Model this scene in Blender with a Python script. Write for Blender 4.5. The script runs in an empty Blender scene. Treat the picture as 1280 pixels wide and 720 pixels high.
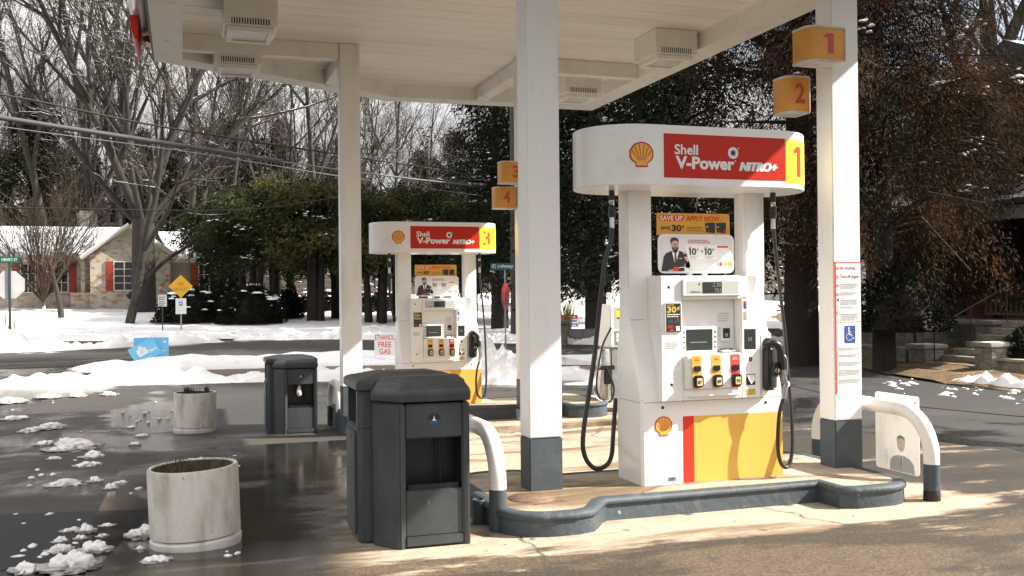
import bpy, bmesh, math, random
import numpy as np
from mathutils import Vector, Matrix, Euler, noise
R_ = math.radians
SC = bpy.context.scene
COL = SC.collection

# ------------------------------------------------------------------ camera, sky, sun, exposure
FPX = 1244.0
EYE = Vector((0, 0, 1.48))
CAMROT = Matrix.Rotation(R_(-18.3), 3, 'Z') @ Matrix.Rotation(R_(90.28), 3, 'X') @ Matrix.Rotation(R_(-.57), 3, 'Z')
cam = bpy.data.cameras.new('camera')
cam.sensor_width = 36; cam.lens = FPX / 1280 * 36
cam.clip_start = .05; cam.clip_end = 3000
camo = bpy.data.objects.new('camera', cam); COL.objects.link(camo)
camo.matrix_world = Matrix.Translation(EYE) @ CAMROT.to_4x4()
SC.camera = camo

LIGHT = Vector((-1, .34, -.84)).normalized()          # the way the sunlight travels
sun = bpy.data.lights.new('sun', 'SUN'); sun.energy = 5.0; sun.angle = R_(.53); sun.color = (1, .93, .82)
suno = bpy.data.objects.new('sun', sun); COL.objects.link(suno)
suno.rotation_euler = LIGHT.to_track_quat('-Z', 'Y').to_euler()
suno.location = (20, -6, 17)

W = bpy.data.worlds.new('World'); SC.world = W; W.use_nodes = True
wn = W.node_tree.nodes; wl = W.node_tree.links
bg = wn['Background']; bg.inputs['Strength'].default_value = .085
sky = wn.new('ShaderNodeTexSky'); sky.sky_type = 'NISHITA'; sky.sun_disc = False
sky.sun_elevation = math.asin(-LIGHT.z); sky.sun_rotation = math.atan2(-LIGHT.x, -LIGHT.y)
sky.air_density = 1.0; sky.dust_density = 2.0; sky.ozone_density = 1.0
tc = wn.new('ShaderNodeTexCoord')
mp = wn.new('ShaderNodeMapping'); mp.inputs['Scale'].default_value = (1, 1, 2.4)
cn = wn.new('ShaderNodeTexNoise'); cn.inputs['Scale'].default_value = 2.1; cn.inputs['Detail'].default_value = 7; cn.inputs['Roughness'].default_value = .58
cr = wn.new('ShaderNodeValToRGB'); cr.color_ramp.elements[0].position = .30; cr.color_ramp.elements[1].position = .52
c2 = wn.new('ShaderNodeTexNoise'); c2.inputs['Scale'].default_value = 4.5; c2.inputs['Detail'].default_value = 5
cc = wn.new('ShaderNodeValToRGB')
cc.color_ramp.elements[0].position = .3; cc.color_ramp.elements[0].color = (5.6, 5.4, 5.3, 1)
cc.color_ramp.elements[1].position = .7; cc.color_ramp.elements[1].color = (7.8, 7.4, 7.1, 1)
mx = wn.new('ShaderNodeMix'); mx.data_type = 'RGBA'
wl.new(tc.outputs['Generated'], mp.inputs['Vector']); wl.new(mp.outputs['Vector'], cn.inputs['Vector']); wl.new(mp.outputs['Vector'], c2.inputs['Vector'])
wl.new(cn.outputs['Fac'], cr.inputs['Fac']); wl.new(c2.outputs['Fac'], cc.inputs['Fac'])
sz_ = wn.new('ShaderNodeSeparateXYZ'); wl.new(tc.outputs['Generated'], sz_.inputs[0])
zr = wn.new('ShaderNodeMapRange'); zr.inputs['From Min'].default_value = .12; zr.inputs['From Max'].default_value = .65; zr.inputs['To Min'].default_value = .60; zr.inputs['To Max'].default_value = 1.25   # cloud deck, brighter overhead
wl.new(sz_.outputs['Z'], zr.inputs['Value'])
cm = wn.new('ShaderNodeMix'); cm.data_type = 'RGBA'; cm.blend_type = 'MULTIPLY'; cm.inputs['Factor'].default_value = 1
wl.new(cc.outputs['Color'], cm.inputs['A']); wl.new(zr.outputs['Result'], cm.inputs['B'])
wl.new(cr.outputs['Color'], mx.inputs['Factor']); wl.new(sky.outputs['Color'], mx.inputs['A']); wl.new(cm.outputs['Result'], mx.inputs['B'])
wl.new(mx.outputs['Result'], bg.inputs['Color'])

vs = SC.view_settings
vs.view_transform = 'Standard'; vs.look = 'None'; vs.gamma = 1; vs.exposure = 1.3; vs.use_curve_mapping = False
SC.render.engine = 'CYCLES'
SC.cycles.use_denoising = True
SC.cycles.max_bounces = 7; SC.cycles.diffuse_bounces = 4; SC.cycles.glossy_bounces = 3; SC.cycles.transparent_max_bounces = 6
SC.cycles.caustics_reflective = False; SC.cycles.caustics_refractive = False

# ------------------------------------------------------------------ the lie of the land
YS = [-80, 5, 6, 12, 15, 20, 30, 38, 50, 60, 130]
ZS = [.02, .02, 0, -.27, -.36, -.30, 0, .1, .75, 1.2, 10]
def gz(y): return float(np.interp(y, YS, ZS))
def ray(px, py): return CAMROT @ Vector(((px - 640) / FPX, -(py - 360) / FPX, -1))
def G(px, py):                                         # the spot on the ground seen at that place of the photograph
    d = ray(px, py); t = 2.0
    while t < 200:
        p = EYE + d * t
        if p.z <= gz(p.y): return Vector((p.x, p.y, gz(p.y)))
        t += .01
    return EYE + d * t
def D(px, py, dist): return EYE + ray(px, py) * dist   # the spot at a given depth
def atY(px, py, Y):
    d = ray(px, py); return EYE + d * (Y / d.y)
def atX(px, py, X):
    d = ray(px, py); return EYE + d * (X / d.x)

# ------------------------------------------------------------------ materials
MATS = {}
def mat(name, col, rough=.5, metal=0., col2=None, scale=6., detail=5., lo=.4, hi=.65, bump=0., bscale=60., spec=.5,
        spots=None, spot_scale=40., spot_size=.06, rough2=None, transl=0., coat=0., stretch=(1, 1, 1), snow=None, coord='Object'):
    if name in MATS: return MATS[name]
    m = bpy.data.materials.new(name); m.use_nodes = True
    n = m.node_tree.nodes; l = m.node_tree.links; b = n['Principled BSDF']
    b.inputs['Base Color'].default_value = (*col, 1); b.inputs['Roughness'].default_value = rough
    b.inputs['Metallic'].default_value = metal; b.inputs['Specular IOR Level'].default_value = spec
    b.inputs['Coat Weight'].default_value = coat; b.inputs['Coat Roughness'].default_value = .12
    t = n.new('ShaderNodeTexCoord'); mpn = n.new('ShaderNodeMapping'); mpn.inputs['Scale'].default_value = stretch
    l.new(t.outputs[coord], mpn.inputs['Vector']); vec = mpn.outputs['Vector']
    cur = None
    if col2 is not None:
        no = n.new('ShaderNodeTexNoise'); no.inputs['Scale'].default_value = scale; no.inputs['Detail'].default_value = detail
        no.inputs['Roughness'].default_value = .62
        l.new(vec, no.inputs['Vector'])
        rp = n.new('ShaderNodeMapRange'); rp.inputs['From Min'].default_value = lo; rp.inputs['From Max'].default_value = hi
        rp.interpolation_type = 'SMOOTHSTEP'
        l.new(no.outputs['Fac'], rp.inputs['Value'])
        mi = n.new('ShaderNodeMix'); mi.data_type = 'RGBA'
        mi.inputs['A'].default_value = (*col, 1); mi.inputs['B'].default_value = (*col2, 1)
        l.new(rp.outputs['Result'], mi.inputs['Factor']); cur = mi.outputs['Result']
        if rough2 is not None:
            mr = n.new('ShaderNodeMapRange'); mr.inputs['To Min'].default_value = rough; mr.inputs['To Max'].default_value = rough2
            l.new(rp.outputs['Result'], mr.inputs['Value']); l.new(mr.outputs['Result'], b.inputs['Roughness'])
    if spots is not None:
        vo = n.new('ShaderNodeTexNoise'); vo.inputs['Scale'].default_value = spot_scale; vo.inputs['Detail'].default_value = 2
        l.new(vec, vo.inputs['Vector'])
        sp = n.new('ShaderNodeMapRange'); sp.inputs['From Min'].default_value = .70 - spot_size; sp.inputs['From Max'].default_value = .74 - spot_size
        l.new(vo.outputs['Fac'], sp.inputs['Value'])
        mi = n.new('ShaderNodeMix'); mi.data_type = 'RGBA'; mi.inputs['B'].default_value = (*spots, 1)
        if cur is None: mi.inputs['A'].default_value = (*col, 1)
        else: l.new(cur, mi.inputs['A'])
        l.new(sp.outputs['Result'], mi.inputs['Factor']); cur = mi.outputs['Result']
    if snow is not None:                               # snow lying on whatever faces up
        ge = n.new('ShaderNodeNewGeometry'); sx = n.new('ShaderNodeSeparateXYZ'); l.new(ge.outputs['Normal'], sx.inputs[0])
        no = n.new('ShaderNodeTexNoise'); no.inputs['Scale'].default_value = snow; l.new(t.outputs['Object'], no.inputs['Vector'])
        ad = n.new('ShaderNodeMath'); ad.operation = 'MULTIPLY'; l.new(sx.outputs['Z'], ad.inputs[0]); l.new(no.outputs['Fac'], ad.inputs[1])
        th = n.new('ShaderNodeMapRange'); th.inputs['From Min'].default_value = .40; th.inputs['From Max'].default_value = .46
        l.new(ad.outputs[0], th.inputs['Value'])
        mi = n.new('ShaderNodeMix'); mi.data_type = 'RGBA'; mi.inputs['B'].default_value = (.82, .83, .85, 1)
        if cur is None: mi.inputs['A'].default_value = (*col, 1)
        else: l.new(cur, mi.inputs['A'])
        l.new(th.outputs['Result'], mi.inputs['Factor']); cur = mi.outputs['Result']
    if cur is not None: l.new(cur, b.inputs['Base Color'])
    if bump:
        bn = n.new('ShaderNodeTexNoise'); bn.inputs['Scale'].default_value = bscale; bn.inputs['Detail'].default_value = 4
        l.new(vec, bn.inputs['Vector'])
        bu = n.new('ShaderNodeBump'); bu.inputs['Strength'].default_value = bump; bu.inputs['Distance'].default_value = .02
        l.new(bn.outputs['Fac'], bu.inputs['Height']); l.new(bu.outputs['Normal'], b.inputs['Normal'])
    if transl:
        tr = n.new('ShaderNodeBsdfTranslucent'); ms = n.new('ShaderNodeMixShader'); ms.inputs['Fac'].default_value = transl
        if cur is not None: l.new(cur, tr.inputs['Color'])
        else: tr.inputs['Color'].default_value = (*col, 1)
        l.new(b.outputs['BSDF'], ms.inputs[1]); l.new(tr.outputs['BSDF'], ms.inputs[2]); l.new(ms.outputs['Shader'], n['Material Output'].inputs['Surface'])
    MATS[name] = m
    return m

WHITE = mat('white_enamel', (.84, .83, .81), .3, col2=(.74, .72, .68), scale=2.6, lo=.5, hi=.8, detail=8, coat=.25, spots=(.36, .30, .23), spot_scale=34, spot_size=-.055)
COLW = mat('column_paint', (.85, .84, .82), .42, col2=(.70, .66, .60), scale=1.6, lo=.5, hi=.8, spots=(.25, .2, .16), spot_scale=55, spot_size=-.03, stretch=(3, 3, .5))
SLATE = mat('slate_paint', (.058, .074, .086), .6, col2=(.105, .115, .12), scale=9, lo=.5, hi=.75, spots=(.30, .28, .25), spot_scale=13, spot_size=-.012, bump=.35, bscale=22, spec=.3)
SLATE_COL = mat('slate_column_paint', (.060, .076, .088), .55, col2=(.085, .10, .11), scale=9, lo=.45, hi=.75, spots=(.3, .3, .3), spot_scale=60, spot_size=-.04)
RED = mat('sign_red', (.52, .024, .008), .42, spec=.25)
REDV = mat('vinyl_red', (.70, .045, .022), .4, spec=.3)
YEL = mat('vinyl_yellow', (.78, .46, .10), .4, spec=.3)
YELB = mat('bright_yellow', (.90, .72, .03), .35)
AMBER = mat('amber_plastic', (.70, .32, .028), .4, col2=(.58, .24, .02), scale=5, lo=.4, hi=.75, spots=(.22, .1, .03), spot_scale=90, spot_size=.0, coat=.1)
AMBERFRAME = mat('grey_trim', (.62, .60, .57), .4, col2=(.45, .42, .38), scale=8)
INK = mat('black_ink', (.015, .015, .016), .45)
PAPER = mat('white_print', (.82, .81, .79), .4)
GREYP = mat('grey_print', (.35, .34, .33), .45)
BLACK = mat('black_plastic', (.012, .012, .013), .38)
RUBBER = mat('black_rubber', (.016, .016, .017), .33, bump=.05, bscale=90)
CHROME = mat('brushed_metal', (.62, .61, .59), .28, 1.0, col2=(.45, .44, .42), scale=20)
SCREEN = mat('dark_screen', (.03, .036, .036), .12)
LCD = mat('grey_display', (.035, .042, .038), .15)
BIN = mat('grey_bin_plastic', (.042, .049, .053), .48, col2=(.062, .069, .073), scale=4, detail=9, spec=.4, bump=.08, bscale=300, spots=(.17, .17, .165), spot_scale=38, spot_size=-.02, stretch=(1, 1, .45))
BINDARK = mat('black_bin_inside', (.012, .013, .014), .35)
SNOW = mat('snow', (.84, .84, .85), .7, col2=(.68, .64, .58), scale=3.0, lo=.5, hi=.8, bump=.8, bscale=9, detail=7)
SNOWD = mat('dirty_snow', (.78, .77, .76), .65, col2=(.52, .46, .40), scale=3, lo=.50, hi=.85, bump=.6, bscale=14)
STEEL = mat('galvanised_steel', (.33, .34, .35), .4, .7)
GREENPOLE = mat('green_post', (.02, .05, .045), .5)

# ------------------------------------------------------------------ mesh building
class MB:
    def __init__(s): s.v = []; s.f = []; s.m = []; s.sm = []
    def add(s, v, f, m=0, sm=False):
        o = len(s.v); s.v += [tuple(p) for p in v]
        for q in f: s.f.append(tuple(i + o for i in q)); s.m.append(m); s.sm.append(sm)
        return s
    def bm(s, bm, m=0, sm=False):
        bm.verts.index_update()
        s.add([v.co for v in bm.verts], [[v.index for v in f.verts] for f in bm.faces], m, sm); bm.free(); return s
    def box(s, x0, x1, y0, y1, z0, z1, m=0, bev=0., seg=2, mtx=None):
        bm = bmesh.new(); bmesh.ops.create_cube(bm, size=1)
        for v in bm.verts: v.co = Vector(((x0 + x1) / 2 + v.co.x * (x1 - x0), (y0 + y1) / 2 + v.co.y * (y1 - y0), (z0 + z1) / 2 + v.co.z * (z1 - z0)))
        if bev: bmesh.ops.bevel(bm, geom=list(bm.edges), offset=bev, segments=seg, affect='EDGES')
        if mtx is not None: bm.transform(mtx)
        return s.bm(bm, m, False)
    def prism(s, poly, z0, z1, m=0, bev=0., seg=2, sm=False, mtx=None, bevtop=False):
        bm = bmesh.new(); lo = [bm.verts.new((x, y, z0)) for x, y in poly]; hi = [bm.verts.new((x, y, z1)) for x, y in poly]
        n = len(poly); bm.faces.new(lo[::-1]); top = bm.faces.new(hi)
        for i in range(n): bm.faces.new((lo[i], lo[(i + 1) % n], hi[(i + 1) % n], hi[i]))
        bmesh.ops.recalc_face_normals(bm, faces=bm.faces)
        if bev: bmesh.ops.bevel(bm, geom=list(top.edges) if bevtop else list(bm.edges), offset=bev, segments=seg, affect='EDGES')
        if mtx is not None: bm.transform(mtx)
        return s.bm(bm, m, sm)
    def tube(s, pts, r, n=8, m=0, cap=True, sm=True):
        pts = [Vector(p) for p in pts]; k = len(pts); rs = r if isinstance(r, (list, tuple)) else [r] * k
        V = []; F = []; u = None
        for i, p in enumerate(pts):
            t = (pts[min(i + 1, k - 1)] - pts[max(i - 1, 0)]).normalized()
            if u is None: u = t.orthogonal().normalized()
            else:
                u = u - t * u.dot(t)
                u = u.normalized() if u.length > 1e-6 else t.orthogonal().normalized()
            w = t.cross(u)
            for j in range(n):
                a = 2 * math.pi * j / n; V.append(p + (u * math.cos(a) + w * math.sin(a)) * rs[i])
        for i in range(k - 1):
            for j in range(n): F.append((i * n + j, i * n + (j + 1) % n, (i + 1) * n + (j + 1) % n, (i + 1) * n + j))
        s.add(V, F, m, sm)
        if cap: s.add(V[:n], [tuple(range(n))[::-1]], m); s.add(V[-n:], [tuple(range(n))], m)
        return s
    def lathe(s, prof, c=(0, 0, 0), n=32, m=0, sm=True, mtx=None):
        V = []; F = []; k = len(prof)
        for r, z in prof:
            for j in range(n):
                a = 2 * math.pi * j / n; p = Vector((c[0] + r * math.cos(a), c[1] + r * math.sin(a), c[2] + z)); V.append(mtx @ p if mtx is not None else p)
        for i in range(k - 1):
            for j in range(n): F.append((i * n + j, i * n + (j + 1) % n, (i + 1) * n + (j + 1) % n, (i + 1) * n + j))
        return s.add(V, F, m, sm)
    def poly(s, pts, m=0): return s.add(pts, [tuple(range(len(pts)))], m)
    def build(s, name, mats, parent=None, loc=None):
        me = bpy.data.meshes.new(name); me.from_pydata(s.v, [], s.f)
        for q in (mats if isinstance(mats, (list, tuple)) else [mats]): me.materials.append(q)
        me.polygons.foreach_set('material_index', s.m); me.polygons.foreach_set('use_smooth', s.sm); me.update()
        o = bpy.data.objects.new(name, me); COL.objects.link(o)
        if parent is not None: o.parent = parent
        if loc is not None: o.location = loc
        return o
def autosmooth(o, deg=35):
    bm = bmesh.new(); bm.from_mesh(o.data)
    for f in bm.faces: f.smooth = True
    for e in bm.edges:
        if len(e.link_faces) != 2 or e.calc_face_angle(0) > R_(deg): e.smooth = False
    bm.to_mesh(o.data); bm.free(); return o
def tag(o, label=None, cat=None, group=None, kind=None):
    if label: o['label'] = label
    if cat: o['category'] = cat
    if group: o['group'] = group
    if kind: o['kind'] = kind
    return o
def thing(name, loc, label, cat, group=None, rz=0.):
    o = bpy.data.objects.new(name, None); COL.objects.link(o); o.empty_display_size = .2
    o.location = loc; o.rotation_euler = (0, 0, rz); return tag(o, label, cat, group)
def dup(root, loc=None, rz=None, label=None, scale=None, group=None):
    def cp(o, par):
        c = o.copy(); COL.objects.link(c)
        if par is not None: c.parent = par
        for ch in o.children: cp(ch, c)
        return c
    r = cp(root, None)
    if loc is not None: r.location = loc
    if rz is not None: r.rotation_euler = (0, 0, rz)
    if scale is not None: r.scale = scale if isinstance(scale, (tuple, list)) else (scale,) * 3
    if label: r['label'] = label
    if group: r['group'] = group
    return r
# flat lettering and printed shapes: (u, v) -> point
_tx = {}
def text2d(txt, bold=.0, shear=0.):
    k = (txt, bold, shear)
    if k not in _tx:
        cu = bpy.data.curves.new('t', 'FONT'); cu.body = txt; cu.size = 1; cu.offset = bold; cu.shear = shear; cu.fill_mode = 'FRONT'; cu.resolution_u = 3
        o = bpy.data.objects.new('t', cu); COL.objects.link(o)
        dg = bpy.context.evaluated_depsgraph_get(); me = o.evaluated_get(dg).to_mesh()
        v = [(p.co.x, p.co.y) for p in me.vertices]; f = [tuple(p.vertices) for p in me.polygons]
        o.evaluated_get(dg).to_mesh_clear(); bpy.data.objects.remove(o); bpy.data.curves.remove(cu); _tx[k] = (v, f)
    return _tx[k]
def write(mb, fn, txt, u0, u1, v0, v1, m=0, bold=.015, shear=0.):   # lettering that fills the box u0..u1, v0..v1
    v, f = text2d(txt, bold, shear)
    xs = [p[0] for p in v]; ys = [p[1] for p in v]; a, b, c, d = min(xs), max(xs), min(ys), max(ys)
    mb.add([fn(u0 + (x - a) / (b - a) * (u1 - u0), v0 + (y - c) / (d - c) * (v1 - v0)) for x, y in v], f, m)
def one(mb, fn, u0, u1, v0, v1, m=0):                  # a plain block numeral one
    P = [(0, .78), (0, .86), (.36, 1), (1, 1), (1, 0), (.42, 0), (.42, .80)]
    q = [fn(u0 + x * (u1 - u0), v0 + y * (v1 - v0)) for x, y in P]
    mb.add(q, [(0, 6, 2, 1), (6, 5, 4), (6, 4, 3), (6, 3, 2)], m)
def rect(mb, fn, u0, u1, v0, v1, m=0, n=1):
    for i in range(n):
        a, b = u0 + (u1 - u0) * i / n, u0 + (u1 - u0) * (i + 1) / n
        mb.add([fn(a, v0), fn(b, v0), fn(b, v1), fn(a, v1)], [(0, 1, 2, 3)], m)
def disc(mb, fn, cu, cv, r, m=0, n=20, ry=None):
    ry = ry or r
    mb.add([fn(cu + r * math.cos(2 * math.pi * i / n), cv + ry * math.sin(2 * math.pi * i / n)) for i in range(n)], [tuple(range(n))], m)
def rrect2d(x0, x1, y0, y1, r, n=5):
    P = []
    for cx, cy, a0 in ((x1 - r, y1 - r, 0), (x0 + r, y1 - r, 90), (x0 + r, y0 + r, 180), (x1 - r, y0 + r, 270)):
        for i in range(n + 1):
            a = R_(a0 + 90 * i / n); P.append((cx + r * math.cos(a), cy + r * math.sin(a)))
    return P
def fshape(mb, fn, pts, m=0): mb.add([fn(*p) for p in pts], [tuple(range(len(pts)))], m)
def lift(fn, d):                                       # same surface, raised by d towards the front
    return lambda u, v: fn(u, v, d)
def pecten(fn, cu, cv, w):                             # a fan shell: red outline, yellow body, red ribs
    red = MB(); yel = MB(); rib = MB(); r = w / 2
    out = []
    for i in range(57):
        a = R_(-38 + 256 * i / 56); rr = r * (1 + .035 * abs(math.sin((i / 56) * math.pi * 7)))
        out.append((cu + rr * math.cos(a), cv + rr * math.sin(a) * .94 + .04 * w))
    base = [(cu - .26 * w, cv - .34 * w), (cu - .25 * w, cv - .50 * w), (cu + .25 * w, cv - .50 * w), (cu + .26 * w, cv - .34 * w)]
    outline = out + base
    c0 = (cu, cv)
    def fan(mb, f, pts):
        mb.add([f(*c0)] + [f(*p) for p in pts], [(0, i + 1, (i + 1) % len(pts) + 1) for i in range(len(pts))])
    fan(red, lift(fn, .0022), outline)
    fan(yel, lift(fn, .0034), [(cu + (x - cu) * .88, cv + (y - cv) * .88) for x, y in outline])
    h = (cu, cv - .40 * w)
    for k in range(6):
        a = R_(22 + 136 * k / 5); e = (cu + r * .86 * math.cos(a), cv + r * .80 * math.sin(a) + .02 * w)
        d = Vector((e[0] - h[0], e[1] - h[1])).normalized(); nx, ny = -d.y * .017 * w, d.x * .017 * w
        s0 = (h[0] + d.x * .18 * w, h[1] + d.y * .18 * w)
        g = lift(fn, .0046)
        rib.add([g(s0[0] - nx * .5, s0[1] - ny * .5), g(e[0] - nx, e[1] - ny), g(e[0] + nx, e[1] + ny), g(s0[0] + nx * .5, s0[1] + ny * .5)], [(0, 1, 2, 3)])
    o = MB(); o.add(red.v, red.f, 0); o.add(yel.v, yel.f, 1); o.add(rib.v, rib.f, 0)
    return o
def arc(p0, p1, p2, n=14):                             # quadratic curve
    p0, p1, p2 = Vector(p0), Vector(p1), Vector(p2)
    return [p0 * (1 - t) ** 2 + p1 * 2 * t * (1 - t) + p2 * t * t for t in [i / n for i in range(n + 1)]]
def spline(P, n=8):
    P = [Vector(p) for p in P]; P = [2 * P[0] - P[1]] + P + [2 * P[-1] - P[-2]]; out = []
    for i in range(1, len(P) - 2):
        a, b, c, d = P[i - 1:i + 3]
        for k in range(n):
            t = k / n; out.append(.5 * (2 * b + (c - a) * t + (2 * a - 5 * b + 4 * c - d) * t * t + (3 * b - a - 3 * c + d) * t ** 3))
    return out + [P[-2]]
# ------------------------------------------------------------------ ground
def nn(m): return m.node_tree.nodes, m.node_tree.links, m.node_tree.nodes['Principled BSDF']
def node(n, typ, **kw):
    x = n.new(typ)
    for k, v in kw.items():
        if k in ('operation', 'data_type', 'feature', 'interpolation_type', 'blend_type'): setattr(x, k, v)
        else: x.inputs[k].default_value = v
    return x
def asphalt(name, dark, light, warm, wet_lo, wet_hi, seed=0., wet_rough=.07, pool=None):
    m = bpy.data.materials.new(name); m.use_nodes = True; n, l, b = nn(m)
    t = n.new('ShaderNodeTexCoord'); mp = n.new('ShaderNodeMapping'); mp.inputs['Location'].default_value = (seed, seed, 0); l.new(t.outputs['Object'], mp.inputs['Vector']); v = mp.outputs['Vector']
    big = node(n, 'ShaderNodeTexNoise', Scale=.33, Detail=8., Roughness=.62, Distortion=.4); l.new(v, big.inputs['Vector'])
    st = n.new('ShaderNodeMapping'); st.inputs['Scale'].default_value = (.5, 1.3, 1); l.new(v, st.inputs['Vector'])
    patch = node(n, 'ShaderNodeTexNoise', Scale=.55, Detail=6., Roughness=.6); l.new(st.outputs['Vector'], patch.inputs['Vector'])
    grit = node(n, 'ShaderNodeTexNoise', Scale=55., Detail=5., Roughness=.8); l.new(v, grit.inputs['Vector'])
    g2 = node(n, 'ShaderNodeTexVoronoi', Scale=130.); l.new(v, g2.inputs['Vector'])
    wet = node(n, 'ShaderNodeMapRange', interpolation_type='SMOOTHSTEP'); wet.inputs['From Min'].default_value = wet_lo; wet.inputs['From Max'].default_value = wet_hi; l.new(big.outputs['Fac'], wet.inputs['Value'])
    if pool:
        pm = n.new('ShaderNodeMapping'); pm.inputs['Location'].default_value = (-pool[0] / pool[2], -pool[1] / pool[3], 0); pm.inputs['Scale'].default_value = (1 / pool[2], 1 / pool[3], 0); l.new(t.outputs['Object'], pm.inputs['Vector'])
        ln = n.new('ShaderNodeVectorMath'); ln.operation = 'LENGTH'; l.new(pm.outputs['Vector'], ln.inputs[0])
        pn = node(n, 'ShaderNodeTexNoise', Scale=1.6, Detail=5.); l.new(st.outputs['Vector'] if False else v, pn.inputs['Vector'])
        ad = node(n, 'ShaderNodeMath', operation='MULTIPLY_ADD'); ad.inputs[1].default_value = 1.6; l.new(pn.outputs['Fac'], ad.inputs[0]); l.new(ln.outputs['Value'], ad.inputs[2])
        pw = node(n, 'ShaderNodeMapRange', interpolation_type='SMOOTHSTEP'); pw.inputs['From Min'].default_value = 1.75; pw.inputs['From Max'].default_value = 1.35; l.new(ad.outputs[0], pw.inputs['Value'])
        mxx = node(n, 'ShaderNodeMath', operation='MAXIMUM'); l.new(wet.outputs['Result'], mxx.inputs[0]); l.new(pw.outputs['Result'], mxx.inputs[1])
        class _W: outputs = {'Result': mxx.outputs[0]}
        wet = _W
    pr = node(n, 'ShaderNodeMapRange', interpolation_type='SMOOTHSTEP'); pr.inputs['From Min'].default_value = .40; pr.inputs['From Max'].default_value = .66; l.new(patch.outputs['Fac'], pr.inputs['Value'])
    a = node(n, 'ShaderNodeMix', data_type='RGBA'); a.inputs['A'].default_value = (*light, 1); a.inputs['B'].default_value = (*warm, 1); l.new(pr.outputs['Result'], a.inputs['Factor'])
    sp = node(n, 'ShaderNodeMapRange'); sp.inputs['From Min'].default_value = .3; sp.inputs['From Max'].default_value = .75; sp.inputs['To Min'].default_value = .3; sp.inputs['To Max'].default_value = 1.9; l.new(grit.outputs['Fac'], sp.inputs['Value'])
    mul = node(n, 'ShaderNodeMix', data_type='RGBA', blend_type='MULTIPLY'); mul.inputs['Factor'].default_value = 1; l.new(a.outputs['Result'], mul.inputs['A']); l.new(sp.outputs['Result'], mul.inputs['B'])
    w = node(n, 'ShaderNodeMix', data_type='RGBA'); w.inputs['B'].default_value = (*dark, 1); l.new(mul.outputs['Result'], w.inputs['A'])
    wf = node(n, 'ShaderNodeMath', operation='MULTIPLY'); wf.inputs[1].default_value = .85; l.new(wet.outputs['Result'], wf.inputs[0]); l.new(wf.outputs[0], w.inputs['Factor'])
    l.new(w.outputs['Result'], b.inputs['Base Color'])
    ro = node(n, 'ShaderNodeMapRange'); ro.inputs['To Min'].default_value = .78; ro.inputs['To Max'].default_value = wet_rough; l.new(wet.outputs['Result'], ro.inputs['Value']); l.new(ro.outputs['Result'], b.inputs['Roughness'])
    h = node(n, 'ShaderNodeMath', operation='ADD'); l.new(grit.outputs['Fac'], h.inputs[0]); l.new(g2.outputs['Distance'], h.inputs[1])
    bs = node(n, 'ShaderNodeMapRange'); bs.inputs['To Min'].default_value = .55; bs.inputs['To Max'].default_value = .16; l.new(wet.outputs['Result'], bs.inputs['Value'])
    bu = node(n, 'ShaderNodeBump', Distance=.012); l.new(bs.outputs['Result'], bu.inputs['Strength']); l.new(h.outputs[0], bu.inputs['Height']); l.new(bu.outputs['Normal'], b.inputs['Normal'])
    return m
ASPH = asphalt('lot_asphalt', (.014, .0145, .015), (.036, .036, .036), (.058, .051, .042), .46, .58, 3.7, .16, (-.5, 16.3, .85, 3.4))
PATCH = asphalt('patch_asphalt', (.007, .008, .010), (.014, .016, .019), (.016, .018, .020), .55, .75, 8.1, .25)
ROADM = asphalt('road_asphalt', (.015, .015, .016), (.036, .035, .034), (.044, .041, .037), .55, .75, 11.)

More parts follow.
